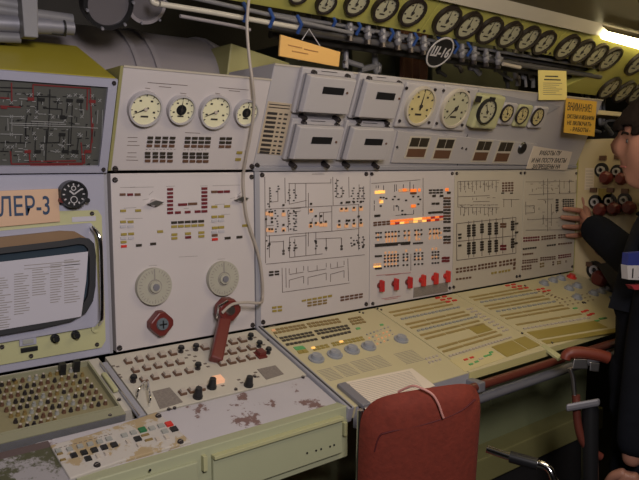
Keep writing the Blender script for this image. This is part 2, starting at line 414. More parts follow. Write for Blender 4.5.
# ---- left lower cabinet with monitor
t = thing('monitor_cabinet', 'lower left lavender cabinet holding a monitor behind a yellow-green plate', 'cabinet', (.3, .1, ZB))
ar = WALL.at(112, 354)[0]; al = WALL.at(-60, 300)[0]
ar2 = WALL.at(107, 180)[0]
MB().box(WALL, al, ar - .003, .003, ZT - ZB - .003, -.05, 0).build('face_panel', LAV, t, bevel=.002)
MB().box(WALL, ar - .003, ar + .004, .002, ZT - ZB - .002, -.05, -.004).build('dark_edge_strip', GREYP, t)
pts = [(-60, 215), (58, 211), (97, 210), (101, 216), (105, 340), (101, 347), (60, 354), (-60, 375)]
pl_ = MB().prism(WALL, quad(WALL, pts)[::-1], 0, .004).build('yellow_green_plate', YG, t)
pts = [(-60, 236), (60, 225), (89, 222.5), (92, 226), (98.5, 318), (95, 325.5), (-60, 352)]
MB().prism(WALL.off(.004), quad(WALL, pts)[::-1], 0, .006).build('monitor_surround', LAV, t)
Q = WALL.off(.010)
pts = [(-60, 243), (60, 230.5), (73, 231), (87, 239), (60, 243), (-60, 256)]
MB().prism(Q, quad(Q, pts)[::-1], 0, .010).build('hood_strip', HOOD, t, label='brown strip above the screen')
outer = [(-60, 256), (0, 247), (60, 240), (78, 237), (87, 238), (92, 243), (94, 255), (93.5, 285), (91, 300), (84, 312), (70, 320), (40, 327), (0, 334), (-60, 345)]
inner = [(-60, 262), (0, 253), (60, 246), (76, 243.5), (82, 244), (86, 248), (87.5, 258), (87.5, 283), (85.5, 296), (79, 307), (68, 313.5), (40, 320), (0, 327), (-60, 338)]
oq = quad(Q, outer)[::-1]; iq = quad(Q, inner)[::-1]
MB().frame(Q, oq, iq, 0, .012).build('screen_gasket', RUBBER, t, smooth=True)
MB().prism(Q, oq, 0, .003).build('monitor_screen', SCREEN, t)
def disp(x, y, w, h, m, nm, q=None, hh=.004):
    q = q or WALL.off(.004)
    return MB().box(q, *q.rect(x, y, w, h), 0, hh).build(nm, m, t, bevel=.0008)
disp(27.5, 341, 17, 8, LAV, 'display_mount'); disp(27.5, 341, 11, 4.5, BTNG, 'counter_display', hh=.006)
o = disp(29, 349, 17, 4.5, BLACK, 'name_strip')
q = WALL.off(.004)
for x, y in [(54.5, 338), (75, 334.5)]:
    a, b = q.at(x, y); k = MB().disc(q, a, b, .0085, 0, .004, n=20).disc(q, a, b, .0065, .004, .016, .0055, n=16).build('rotary_knob', BLACK, t, smooth=True)
screws(q, [(97, 344.5), (31, 356), (2, 347), (92, 213.5), (96, 327)], t, .0045)
# chrome handle
hp = [q.px(91, 227, 0), q.px(93, 228, .018), q.px(99, 236, .030), q.px(101, 252, .032), q.px(102, 312, .032), q.px(100, 322, .028), q.px(95, 328, 0)]
MB().tube(smooth_path(hp, 5), .0042, 10).build('grab_handle', CHROME, t, smooth=True)
for x, y in [(91, 227), (95, 328)]:
    a, b = q.at(x, y); MB().disc(q, a, b, .009, 0, .005, n=16).build('handle_foot', YG, t)
disp(84, 219, 24, 5, PAPER, 'label_strip', hh=.001)

# paper over the monitor
t = tag(MB().prism(Q.off(.013), quad(Q, [(-60, 270), (0, 262), (88, 251.5), (86, 280), (81, 316.5), (0, 330), (-60, 340)], .013)[::-1], 0, .001).build('printed_sheet', PAPER), 'white typed sheet of columns taped across the monitor screen', 'paper')
mb = MB(); q = Q.off(.013); rr = random.Random(3)
for c0, c1, y0, y1 in [(-10, 12, 275, 326), (14, 30, 273, 314), (32, 49, 271, 298), (50, 62, 268, 306), (64, 80, 265, 310)]:
    y = y0
    while y < y1:
        a0, b0 = q.at(c0, y - (c0) * .12 + 3 + c0 * .0); 
        x1_ = c0 + (c1 - c0) * rr.uniform(.55, 1)
        a1, b1 = q.at(x1_, y - c0 * .12 + 3 - (x1_ - c0) * .17)
        mb.seg(q, a0, b0, a1, b0, .0014, .001, .0014); y += 2.5
for y in (268.5, 272): 
    a0, b0 = q.at(24, y - 3); a1, b1 = q.at(80, y - 9); mb.seg(q, a0, b0, a1, b0 + (0), .0012, .001, .0014)
o = mb.build('typed_lines', INKG, t)

# name board
t = tag(MB().prism(WALL, quad(WALL, [(-60, 193), (57, 188.5), (59, 221.5), (-60, 232)])[::-1], 0, .008).build('name_board', TAN, bevel=.001), 'tan wooden name board with dark blue lettering beside the clock', 'sign')
a, b = WALL.at(-17, 211); a2, b2 = WALL.at(47.5, 206.5)
a3, b3 = WALL.at(49.5, 206)
text_obj('ЛЕР-3', WALL.off(.008), a3, b3, .050, BLUE, t, h=.0004, sx=.67, align='RIGHT', bold=.0005)
# clock
a, b = WALL.at(71, 194); r = 14 / WALL.jac(71, 194)[1]
t = thing('aircraft_clock', 'small round black clock with white numerals beside the name board', 'clock', WALL.W(a, b))
MB().disc(WALL, a, b, r, 0, .016, r * .96, n=32).build('clock_case', BLACK, t, smooth=True)
MB().ring(WALL, a, b, r * .84, r * .97, .014, .021).build('bezel', BLACK, t, smooth=True)
mb = MB(); q = WALL.off(.016)
for i in range(12):
    A = math.radians(i * 30); c, s = math.cos(A), math.sin(A)
    mb.seg(q, a + c * r * .62, b + s * r * .62, a + c * r * .78, b + s * r * .78, r * .09, 0, .0006)
mb.build('hour_marks', CLOTHW, t)
MB().ring(q, a, b - r * .38, r * .2, r * .26, 0, .0006, 20).build('small_seconds_ring', CLOTHW, t)
MB().ring(q, a, b + r * .42, r * .12, r * .18, 0, .0006, 20).build('small_dial_ring', CLOTHW, t)
MB().seg(q, a, b, a + r * .55, b + r * .38, r * .09, .001, .002).build('minute_hand', CLOTHW, t)
MB().seg(q, a, b, a - r * .3, b + r * .25, r * .11, .001, .002).build('hour_hand', CLOTHW, t)
for x, y in ((84.5, 200), (59, 200)):
    aa, bb_ = WALL.at(x, y); MB().disc(WALL, aa, bb_, .005, 0, .018, n=12).build('winding_knob', BLACK if x > 70 else MAROON, t)

# ================================================================== L1 upper gauge cabinet
aL = (UP.at(123.5, 66)[0] + UP.at(111, 172)[0]) / 2; aR = (UP.at(271.5, 78)[0] + UP.at(252.5, 169)[0]) / 2; bT = UP.at(190, 71)[1]
t = thing('gauge_cabinet', 'upper white cabinet face with four round gauges in a row over dark indicator windows', 'cabinet', UP.W(aL, 0))
MB().leanbox(aL, aR, .003, bT, .12).build('cabinet_body', WHITE, t, bevel=.002)
MB().box(UP, aL, aR, bT - .004, bT - .0005, -.002, .002).build('top_edge_strip', WHITER, t)
MB().leanbox(aL - .006, aL, .003, bT - .002, .10).build('side_edge', OLIVE, t)
gauge(UP, 144, 108, 35, t, ang=205, style='light', rim=METER)
gauge(UP, 180, 109, 29, t, ang=90, style='black_centre', rim=METER, dial=DIAL)
gauge(UP, 214, 111, 34, t, ang=205, style='light', rim=METER)
gauge(UP, 245, 112, 26, t, ang=85, style='black_centre', rim=METER, dial=DIAL)
def zz(x0, y0, k): return lambda x, y: (x0 + x / k, y0 + y / k)
z = zz(100, 50, 4)
for xs, r1, off in (([201, 232, 261, 290], 1, 11), ([351, 379, 406, 432], 1, 10), ([490, 516], 0, 0)):
    for i, y in enumerate((350, 366, 382, 412, 426, 442)):
        if i > 2 and not r1: continue
        for x in xs: lamp(UP, *z(x - (off if i > 2 else i * 2), y + (x - 350) * .01 + 2), 5.5, 2.5, BLK if i % 3 < 2 else BRN, t)
for x, y in [(557, 410), (552, 437)]: lamp(UP, *z(x, y), 5.5, 2.6, AMBY, t)
mb = MB()
for x0, y0, x1, y1 in [(110, 350, 150, 350), (112, 366, 148, 366), (108, 381, 158, 382), (110, 411, 146, 411), (106, 427, 146, 428), (104, 440, 152, 441), (190, 130, 350, 142), (235, 146, 285, 150), (475, 150, 595, 160), (515, 162, 560, 166), (340, 330, 400, 333),
                       (180, 152, 200, 154), (320, 172, 345, 175), (460, 172, 480, 175)]:
    mb.pline(UP, [z(x0, y0), z(x1, y1)], .0012, .0004)
for k in range(9): mb.pline(UP, [z(183 + k * 14, 397), z(190 + k * 14, 397)], .001, .0004)
for k in range(7): mb.pline(UP, [z(335 + k * 14, 399), z(342 + k * 14, 399)], .001, .0004)
mb.build('printed_captions', INKB, t)
screws(UP, [(115, 168.5), (251.5, 166)], t, .006, .006)

# ================================================================== meter console (upper centre)
aL2 = (UP.at(273.5, 63)[0] + UP.at(253, 167)[0]) / 2 + .002; aR2 = WALL.at(575, 166)[0]; bT2 = .2545
t = thing('meter_console', 'long grey overhanging console carrying digital meters, two big gauges and small meters', 'console', UP.W(aL2, 0))
MB().leanbox(aL2, aR2, .012, bT2, .10).build('console_face', METER, t, bevel=.002)
MB().box(UP, aL2, aR2, .001, .012, -.04, .006).build('bottom_lip', GREYP, t, bevel=.001)
MB().box(UP, aL2, aR2, bT2 - .004, bT2 - .0005, -.002, .002).build('top_edge_strip', WHITER, t)
sx = UP.at(462, 150)[0]
MB().box(UP, sx, sx + .003, .012, .11, 0, .0006).build('seam', SEAM, t)
# table of values label
lab = MB().prism(UP, quad(UP, [(268, 101), (293, 104), (283, 155.5), (257, 153)])[::-1], 0, .0012).build('value_table_label', mat('aged_label_paper', (.42, .34, .24), .7, var=.1), t, label='cream label with a typed value table')
mb = MB(); q = UP.off(.0012)
for i, y in enumerate([104, 107, 113, 117.5, 122, 126.5, 131, 135.5, 140, 144.5, 149, 152]):
    xl = 269.5 - (y - 102) * .2; y2 = y + (0)
    if i < 2: mb.pline(q, [(xl, y), (xl + 21, y + 2)], .0022, .0004)
    else: mb.pline(q, [(xl, y), (xl + 10, y + .8)], .0062, .0004); mb.pline(q, [(xl + 12, y + 1), (xl + 15, y + 1.2)], .0040, .0004); mb.pline(q, [(xl + 17, y + 1.3), (xl + 20.5, y + 1.8)], .0045, .0004)
mb.build('typed_rows', INK, lab)
# digital meters
def meter(cor, win, bolts, btn):
    H = .036
    Cq = [UP.at(x, y, H) for x, y in cor]
    a0 = (Cq[0][0] + Cq[3][0]) / 2; a1 = (Cq[1][0] + Cq[2][0]) / 2; b1 = (Cq[0][1] + Cq[1][1]) / 2; b0 = (Cq[2][1] + Cq[3][1]) / 2
    m = MB().box(UP, a0 - .009, a1 + .008, b0 - .012, b1 + .014, 0, .012).box(UP, a0 - .004, a1 + .003, b0 - .004, b1 + .003, .012, .024).build('digital_meter', METER, t, bevel=.003)
    MB().box(UP, a0 - .005, a1 + .004, b0 - .005, b1 + .004, (.0205), .0235).build('shadow_gap', DSTEEL, m)  # darker band painting the shadow outline between cover and flange
    MB().box(UP, a0 + .045, a1 - .045, b1 + .009, b1 + .0105, .012, .0125).build('slot', SCREW, m)
    MB().box(UP, a0 - .004, a1 + .004, b0 - .004, b1 + .004, .0235, H, .006).build('meter_cover', METER, m, bevel=.002)
    q = UP.off(H)
    MB().box(q, *q.rect(*win, 0), 0, .0008).build('display_window', BLACK, m) if len(win) == 5 else MB().box(q, *q.rect(*win), 0, .0008).build('display_window', BLACK, m)
    a, b = q.at(*btn); MB().disc(q, a, b, .003, 0, .002, n=12).build('reset_button', BRN, m)
    for x, y in bolts:
        a, b = UP.at(x, y)
        bo = MB().disc(UP, a, b, .0068, 0, .022, .0055, n=14).build('mounting_bolt', SCREW, m, smooth=True)
        MB().disc(UP, a - .001, b + .001, .0026, .022, .0228, n=10).build('bolt_glint', STEEL, bo)  # small off-centre bright disc as the silver highlight on the bolt
meter([(313, 76), (355, 82), (350, 115), (301, 111)], (333.5, 91, 21, 7), [(310, 70.5), (343.5, 74.5), (300.5, 115.5), (334, 117.5), (301, 83), (298, 104)], (347, 93))
meter([(368, 82), (402, 86), (397, 119), (359, 117)], (385.8, 96.2, 18, 7), [(365, 76.5), (395, 81), (355, 118.5), (383, 121), (357, 90), (356, 103)], (399, 98.5))
meter([(303, 127), (343, 130), (338, 160), (291, 158)], (321.8, 140.5, 20, 6.8), [(300, 120.5), (333, 123), (290.5, 163.5), (323, 163.5), (291, 133), (287, 152)], (336, 142))
meter([(355, 128.5), (393, 131.5), (388, 160.5), (346, 159)], (373.8, 142, 17.5, 6.3), [(354, 124), (383, 125.5), (343.5, 163), (373, 164.5), (345.5, 135), (342, 152)], (386, 143.5))
# large gauges on square flanges
def flange(x, y, w, h, hh, m, nm='square_flange'):
    return MB().box(UP, *UP.rect(x, y, w, h), 0, hh, .001).build(nm, m, t, bevel=.006)
for x, y, ang, w, nd in ((418, 105.5, 90, 38, DIALY), (453, 108, 228, 33, DIALG)):
    f_ = flange(x, y, w, 44, .010, METER)
    g = gauge(UP, x + 1.2, y, 39, f_, dial=nd, rim=WHITER, ang=ang, face_h=.010, h=.010)
    for dx, dy in ((-.40, -.42), (.36, -.38), (-.42, .36), (.36, .40)):
        a, b = UP.at(x + dx * w + (-dy) * 8, y + dy * 42, .010); q = UP.off(.01)
        MB().disc(q, a, b, .004, 0, .004, n=12).build('flange_bolt', SCREW, f_)
f_ = flange(482, 109.5, 24, 33, .03, YG, 'yellow_green_meter')
gauge(UP, 485.5, 111, 25, f_, dial=DIALG, rim=BLACK, face_h=.03, h=.01, ang=120)
for dx, dy in ((-5, -10.5), (8.5, -9.5)):
    q = UP.off(.03); MB().box(q, *q.rect(483 + dx, 109.5 + dy, 5, 6), 0, .004).build('clip', BLACK, f_)
for x, y in ((505.5, 113), (520.5, 115), (536, 116.5)):
    f_ = flange(x, y, 13.5, 22, .014, METER if x != 520.5 else YG, 'small_panel_meter')
    gauge(UP, x + .8, y, 17.5, f_, dial=DIALY, rim=SCREW, face_h=.014, h=.006, ang=110, name='meter_dial_ring')
# window strip
st = MB().prism(UP, quad(UP, [(397, 130.5), (536, 143.5), (530, 164.5), (390, 162)])[::-1], 0, .006).build('window_strip', METER, t, bevel=.001)
q = UP.off(.006)
for x, y, w in ((417.5, 147.5, 21), (443.5, 149, 18.5), (482, 151, 15.5), (503.5, 152, 15)):
    r = q.rect(x, y, w, 22); fr = MB().box(q, *r, 0, .0012).build('twin_window', YG if x < 1 else WHITER, t)
    a0, a1, b0, b1 = r; da = (a1 - a0); db = (b1 - b0); q2 = q.off(.0012)
    for k in range(2): MB().box(q2, a0 + da * (.08 + .44 * k), a0 + da * (.48 + .44 * k), b0 + db * .55, b0 + db * .94, 0, .001).build('upper_pane', BLK, fr)
    MB().box(q2, a0 + da * .08, a0 + da * .92, b0 + db * .08, b0 + db * .45, 0, .001).build('lower_pane', BRN, fr)
a, b = q.at(522, 148); r_ = 6 / q.jac(522, 148)[1]
MB().disc(q, a, b, r_, 0, .006, r_ * .8, n=20).build('socket_cover', BLACK, t, smooth=True)
screws(q, [(397, 147), (462, 148), (466, 149), (344, 62)], t, .0035)
screws(UP, [(251.8 + 5, 165)], t, .006, .006)
# grey raised ledge at right of console top
MB().prism(UP, quad(UP, [(478, 90), (560, 106), (548, 113), (476, 99)])[::-1], 0, .004).build('worn_top_plate', GREYP, t)

# ================================================================== L1 lower instrument panel
aL = WALL.at(113.5, 260)[0]; aR = WALL.at(254.5, 250)[0]; aR3 = WALL.at(260, 250)[0]; HT = ZT - ZB
t = thing('instrument_panel', 'large off-white panel with two scale discs and a U of dark red windows', 'panel', WALL.W(aL, 0))
MB().box(WALL, aL, aR, .003, HT - .003, -.05, 0).build('face_panel', WHITE, t, bevel=.0015)
z = zz(100, 160, 4)
for x, y, c in [(90, 138, 'a'), (120, 138, 'r'), (150, 138, 'a'), (92, 203, 'y'), (152, 202, 'y'), (92, 247, 'y'), (122, 247, 'y'), (92, 266, 'w'), (122, 266, 'w'), (95, 297, 'y'), (124, 295, 'y'), (93, 313, 'w'), (124, 312, 'w'), (94, 328, 'y'), (95, 345, 'R'), (155, 341, 'k'), (212, 335, 'b'), (240, 286, 'y'),
                *[(280, y, 'r') for y in (117, 133, 148, 164, 180, 196, 211)], *[(417, y, 'r') for y in (114, 129, 144, 158, 173, 188, 205)], (311, 210, 'r'), (350, 208, 'r'), (390, 206, 'r'),
                *[(x, 250 - (x - 295) * .05, 'k') for x in (296, 323, 350, 377, 404)], *[(x, 266 - (x - 295) * .05, 'y') for x in (296, 323, 350, 377, 404)],
                (297, 298, 'y'), (351, 294, 'y'), (405, 290, 'y'), (297, 313, 'y'), (352, 309, 'r'), (405, 305, 'y'),
                (456, 127, 'a'), (481, 127, 'r'), (507, 126, 'r'), (457, 187, 'y'), (508, 185, 'y'), (457, 227, 'y'), (484, 226, 'y'), (457, 243, 'w'), (484, 242, 'w'), (459, 271, 'y'), (484, 269, 'y'), (457, 287, 'w'), (485, 286, 'w'), (458, 301, 'a'), (459, 317, 'R'), (510, 312, 'k'), (557, 308, 'k'), (580, 262, 'y')]:
    lamp(WALL, *z(x, y), 5.8, 2.5, dict(a=BRN, r=REDW, y=AMBY, w=WHT, R=REDB, k=BLK, b=BLK)[c], t)
lamp(WALL, *z(330, 178), 9, 2.5, REDW, t); lamp(WALL, *z(370, 175), 9, 2.5, BRN, t)
for x, y, w in ((153.5, 202.8, 15), (239.5, 198.8, 11)):
    a, b = WALL.at(x, y); k = MB().disc(WALL, a, b, .0085, 0, .010, .006, n=18).build('selector_switch', STEEL, t, smooth=True)
    MB().prism(WALL, [(a - .018, b - .001), (a, b - .006), (a + .018, b + .001), (a, b + .006)], .006, .014).build('lever', STEEL, k)
def scaledisc(x, y, h, gap):
    a, b = WALL.at(x, y); r = h / 2 / WALL.jac(x, y)[1]
    g = MB().disc(WALL, a, b, r, 0, .012, r * .99, n=36).build('scale_disc', DIALP, t, smooth=True)
    q = WALL.off(.012); mb = MB()
    for i in range(30):
        A = math.radians(100 + i * 11.4); mb.seg(q, a + math.cos(A) * r * (.78 if i % 3 else .7), b + math.sin(A) * r * (.78 if i % 3 else .7), a + math.cos(A) * r * .9, b + math.sin(A) * r * .9, r * .035, 0, .0004)
    mb.seg(q, a, b, a, b + r * .95, r * .07, 0, .0006); mb.ring(q, a, b, r * .36, r * .40, 0, .0008, 24)
    mb.build('scale_marks', INKG, g)
    MB().disc(q, a, b, r * .34, 0, .006, r * .3, n=24).build('centre_boss', DIALP, g, smooth=True)
    MB().disc(q, a, b, r * .18, .006, .009, n=18).build('centre_cap', DSTEEL, g)
scaledisc(152.5, 286, 37, 0); scaledisc(221.5, 278, 34.5, 0)
a, b = WALL.at(158.5, 322.5); r = 13.2 / WALL.jac(158, 322)[1]
def octo(pl, a, b, r, h0, h1, ph=0):
    P = []
    for i in range(4):
        for d in (-.24, .24): A = i * math.pi / 2 + d + ph; P.append((a + r * math.cos(A), b + r * math.sin(A)))
    return MB().prism(pl, P, h0, h1, .002)
k = octo(WALL, a, b, r, 0, .020).build('octagonal_knob', MAROON, t, bevel=.003)
MB().disc(WALL.off(.02), a, b, r * .48, 0, .004, r * .42, n=20).build('knob_cap', mat('blued_steel', (.22, .27, .30), .25, .5), k, smooth=True)
MB().seg(WALL.off(.024), a - r * .3, b, a + r * .3, b, .003, 0, .0004).seg(WALL.off(.024), a, b - r * .3, a, b + r * .3, .003, 0, .0004).build('cross_slot', BLACK, k)
a2, b2 = WALL.at(229, 309); k = octo(WALL, a2, b2, r * .85, 0, .018).build('octagonal_knob', MAROON, t, bevel=.003)
mb = MB()
for p in [[z(80, 110), z(215, 108)], [z(120, 110), z(140, 108)], [z(95, 193), z(145, 190)], [z(100, 235), z(170, 233)], [z(265, 106), z(300, 104)], [z(400, 104), z(430, 103)], [z(450, 103), z(560, 100)], [z(460, 178), z(500, 176)], [z(315, 388), z(390, 384)], [z(195, 423), z(228, 421)], [z(470, 397), z(500, 395)],
          [z(170, 160), z(195, 155)], [z(195, 140), z(212, 125)], [z(520, 155), z(540, 150)], [z(550, 140), z(565, 128)], [z(335, 194), z(355, 193)], [z(485, 218), z(520, 217)]]: mb.pline(WALL, p, .0009, .0004)
mb.build('printed_captions', INKG, t)
screws(WALL, [(115, 180), (251.5, 177), (119.5, 348), (252.5, 325)], t, .006, .004)
tag(MB().box(WALL, aR + .001, aR3 - .001, .0, HT, -.05, .004).build('divider_post', GREYP, bevel=.001), 'narrow grey vertical strip between the instrument panel and the first mimic panel', 'strip')

# ================================================================== mimic panels
edges = [WALL.at(260, 250)[0], (WALL.at(368.5, 175)[0] + WALL.at(371, 305)[0]) / 2, (WALL.at(454.5, 175)[0] + WALL.at(452.5, 292)[0]) / 2, WALL.at(522.5, 220)[0], WALL.at(576.5, 200)[0]]
labs = ['first mimic panel with thin pipe diagram and small orange glowing lamps', 'second mimic panel with glowing orange lamp rows above red rotary switches', 'third mimic panel with framed columns of black windows', 'fourth mimic panel at the right end beside the hand']
MP = []
for i in range(4):
    t = thing('mimic_panel', labs[i], 'panel', WALL.W(edges[i], 0), )
    MB().box(WALL, edges[i] + .001, edges[i + 1] - .001, .003, HT - .003, -.05, 0).build('face_panel', (WHITE, WHITE, WHITER, WHITER)[i], t, bevel=.001)  # right two panels use the ivory tone to paint in warm lamplight
    MP.append(t)
# --- P2a
t = MP[0]; z = zz(250, 160, 5.325); zb = zz(250, 235, 5.325)
L_ = [[z(205, 125), z(430, 122)], [z(208, 125), z(208, 235), z(300, 215)], [z(240, 125), z(240, 200)], [z(297, 125), z(297, 250)], [z(310, 175), z(310, 290)], [z(85, 262), z(580, 236)], [z(85, 262), z(88, 405)], [z(85, 405), z(440, 378)], [z(400, 382), z(580, 365)],
      [z(435, 245), z(435, 378)], [z(578, 236), z(578, 480)], [z(200, 270), z(205, 380)], [z(103, 145), z(103, 255)], [z(148, 150), z(148, 220), z(103, 225)], [z(460, 100), z(462, 200), z(490, 198)], [z(490, 140), z(490, 198)], [z(580, 130), z(580, 205), z(605, 203)],
      [z(605, 140), z(605, 203)], [z(370, 280), z(435, 275)], [z(370, 280), z(370, 330)], [z(390, 278), z(390, 330)], [z(350, 420), z(485, 414), z(487, 470)], [z(350, 385), z(350, 470)], [z(405, 415), z(405, 480)], [z(297, 385), z(297, 480)], [z(310, 385), z(310, 460)], [z(215, 410), z(300, 402)],
      [z(215, 260), z(270, 256)], [z(103, 405), z(103, 470)], [z(103, 437), z(178, 433), z(178, 480)], [z(85, 350), z(125, 348)], [z(200, 290), z(270, 270)], [z(330, 310), z(330, 345)], [z(430, 100), z(430, 125)],
      [zb(103, 0), zb(103, 120)], [zb(178, 30), zb(178, 105)], [zb(210, 10), zb(210, 120), zb(385, 100)], [zb(238, 20), zb(238, 118)], [zb(350, 20), zb(350, 105)], [zb(405, 20), zb(405, 85)], [zb(487, 15), zb(487, 80)], [zb(297, 0), zb(297, 108)], [zb(577, 0), zb(577, 70)], [zb(602, 10), zb(602, 60)]]
lines(WALL, L_, .0012, INKB, t)
fr = []
for yv in (('T'), ('B')):
    pass
fr += [[zb(190, 175), zb(192, 280)], [zb(170, 175), zb(172, 305)], [zb(172, 305), zb(530, 255)], [zb(520, 125), zb(524, 245)]]
for x0, x1 in ((208, 285), (308, 405), (428, 500)):
    fr += [[zb(x0, 210 - (x0 - 208) * .14), zb(x1, 200 - (x1 - 208) * .14 + 8)], [zb(x0, 205 - (x0 - 208) * .14), zb(x0, 178 - (x0 - 208) * .12)], [zb(x1, 200 - (x1 - 208) * .14), zb(x1, 175 - (x1 - 208) * .13)],
           [zb(x0, 240 - (x0 - 208) * .14), zb(x1, 230 - (x1 - 208) * .14)], [zb(x0, 240 - (x0 - 208) * .14), zb(x0, 280 - (x0 - 208) * .14)], [zb(x1, 230 - (x1 - 208) * .14), zb(x1, 268 - (x1 - 208) * .14)], [zb((x0 + x1) / 2, 205 - (x0 - 208) * .14), zb((x0 + x1) / 2, 175 - (x0 - 208) * .14)]]
fr += [[zb(85, 155), zb(610, 105)], [z(78, 90), zb(82, 150)], [z(185, 95), z(187, 230)], [z(440, 90), z(442, 240)], [z(525, 90), z(527, 200)], [z(330, 75), z(395, 74)]]
lines(WALL, fr, .0011, INKB, t, 'fine_diagram_lines')
sym = MB(); rr = random.Random(5)
for bx, by, n in [(103, 150, 9), (148, 140, 3), (210, 160, 5), (238, 160, 5), (462, 110, 7), (490, 150, 4), (545, 150, 6), (578, 150, 6), (605, 150, 6), (208, 270, 8), (240, 270, 8), (140, 270, 9), (575, 400, 6), (545, 415, 4), (600, 410, 5), (215, 440, 4), (240, 440, 4), (95, 430, 4), (350, 430, 4)]:
    for k in range(n):
        x, y = z(bx + rr.uniform(-8, 8), by + k * 14)
        sym.box(WALL, *WALL.rect(x, y, 1.6, 1.3), 0, .0008)
for bx, by in [(103, 50), (178, 85), (178, 100), (208, 70), (238, 70), (350, 35), (405, 70), (487, 60), (487, 75), (575, 40), (602, 60), (555, 50)]:
    x, y = zb(bx, by); sym.box(WALL, *WALL.rect(x, y, 2.2, 2.2), 0, .0008)
for k in range(6):
    x, y = z(240, 275 + k * 20); sym.box(WALL, *WALL.rect(x, y, 4, .7), 0, .0008)
sym.build('valve_symbols', INK, t)
for x, y in [(90, 285), (112, 290), (178, 290), (95, 372), (115, 375), (178, 370), (325, 270), (322, 350), (378, 345), (400, 345), (472, 352), (512, 350), (553, 348), (590, 345), (487, 265), (512, 265), (553, 262), (590, 260), (355, 340)]:
    k = MB().box(WALL, *WALL.rect(*z(x, y), 3.6, 3.6), 0, .002).build('glowing_lamp', LITP, t)
for x, y in [(103, 276), (117, 276), (178, 272), (85, 315), (117, 310), (117, 330), (178, 345), (325, 233), (325, 265), (323, 335), (350, 298), (378, 298), (350, 335), (378, 333), (403, 328), (103, 368), (117, 368), (487, 228), (515, 225), (528, 224), (553, 224), (590, 222), (487, 265 - 5), (512, 258), (553, 254), (590, 250), (475, 325), (475, 345), (515, 322), (528, 322), (553, 320), (578, 300), (590, 318), (515, 340), (553, 338), (590, 335), (178, 240), (323, 352), (178, 375)]:
    q = WALL.off(.002); MB().box(q, *q.rect(*z(x, y), 2, 2), 0, .001).build('small_lamp', BLK, t)
gridlamps(WALL, [zb(97, 190), zb(157, 186), zb(157, 214), zb(97, 222)], 2, 2, BLK, t)
gridlamps(WALL, [zb(113, 378), zb(172, 372), zb(172, 408), zb(115, 415)], 2, 2, AMBY, t)
gridlamps(WALL, [zb(272, 345), zb(438, 314), zb(438, 330), zb(272, 358)], 6, 1, AMBY, t, fy=.7)
gridlamps(WALL, [zb(302, 355), zb(412, 338), zb(410, 368), zb(302, 385)], 4, 2, AMB, t)
gridlamps(WALL, [zb(478, 325), zb(602, 306), zb(600, 335), zb(478, 356)], 5, 2, BRN, t)
screws(WALL, [(262, 175), (366, 174), (263, 322), (366, 304)], t, .006, .004)
# --- P2b
t = MP[1]; z = zz(360, 160, 5.325); zb = zz(360, 235, 5.325)
gridlamps(WALL, [z(68, 328), z(160, 320), z(160, 346), z(68, 354)], 4, 2, BRN, t, fy=.7)
rr = random.Random(2)
gridlamps(WALL, [z(160, 319), z(442, 294), z(442, 322), z(160, 347)], 12, 2, LIT, t, 'glowing_lamp', fx=.9, fy=.75, every=lambda i, j: rr.choice([LIT, LIT, LIT, LITP, REDB, LITY]))
gridlamps(WALL, [z(364, 154), z(442, 152), z(442, 180), z(364, 182)], 4, 2, BLK, t)
for x, y in [(393, 191), (433, 191), (390, 232), (412, 232), (372, 281), (393, 279), (412, 278), (432, 277), (85, 297), (98, 296), (472, 174)]: lamp(WALL, *z(x, y), 3.4, 2.2, BLK, t)
for k in range(16):
    y = 203 + k * 15.8
    if k in (9, 12): continue
    for x in (452, 472):
        lamp(WALL, *z(x, y), 3.2, 2, BLK if k % 3 else BRN, t)
for k in range(2):
    for x in (445, 465): lamp(WALL, *zb(x, 122 + k * 16), 3.8, 2.3, REDW, t)
for x, y, w, m in [(92, 172, 5, LITY), (108, 170, 4, LITY), (124, 170, 2.5, LITY), (112, 222, 3.5, LITY), (215, 162, 4, LITP), (235, 160, 4, LIT), (252, 160, 3, LITP), (283, 162, 6, LIT), (315, 160, 2, LIT), (283, 245, 4.5, LIT), (462, 158, 3, LIT), (105, 215, 2, LITP)]:
    lamp(WALL, *z(x, y), w, 3, m, t, 'glowing_lamp')
lamp(WALL, *z(283, 177), 6, 2, BRN, t)
sym = MB(); rr = random.Random(9)
for bx, y0, y1 in [(85, 135, 150), (97, 135, 150), (125, 135, 165), (183, 130, 170), (193, 130, 165), (230, 130, 150), (265, 115, 165), (284, 130, 160), (75, 240, 270), (180, 240, 270), (205, 245, 270), (75, 215, 235)]:
    sym.pline(WALL, [z(bx, y0), z(bx, y1)], .0014)
for bx, by in [(110, 245), (175, 210), (185, 195), (205, 210), (195, 245), (225, 270), (245, 215), (310, 195), (320, 210), (310, 235), (283, 195), (140, 205), (125, 200), (110, 200), (240, 290), (225, 290)]:
    sym.box(WALL, *WALL.rect(*z(bx, by), 2, 1.6), 0, .0008)
sym.pline(WALL, [z(190, 295), z(285, 288), z(285, 265)], .001)
rows = [(375, z, 0), (405, z, 1), (435, z, 2)]
def dots(zf, y, xs, sl=-.07):
    for x in xs: sym.box(WALL, *WALL.rect(*zf(x, y + (x - 90) * sl), 1.3, 1.6), 0, .003)
for y in (388, 412): dots(z, y, [85, 97, 110, 135, 152, 170, 187, 205, 235, 257, 292, 308, 325, 370, 390, 405, 420])
for y in (450,): dots(z, y, range(82, 270, 10))
for y in (58,): dots(zb, y, [*range(82, 120, 8), *range(125, 205, 10), *range(220, 270, 10), *range(285, 330, 11)])
for y in (112, 128, 145, 170): dots(zb, y, [130, 148, 165, 182, 200, 230, 250, 290, 310, 330, 385, 400, 415])
for y in (112, 178): dots(zb, y, range(82, 112, 7))
sym.build('diagram_symbols', INK, t)
cnt = 0
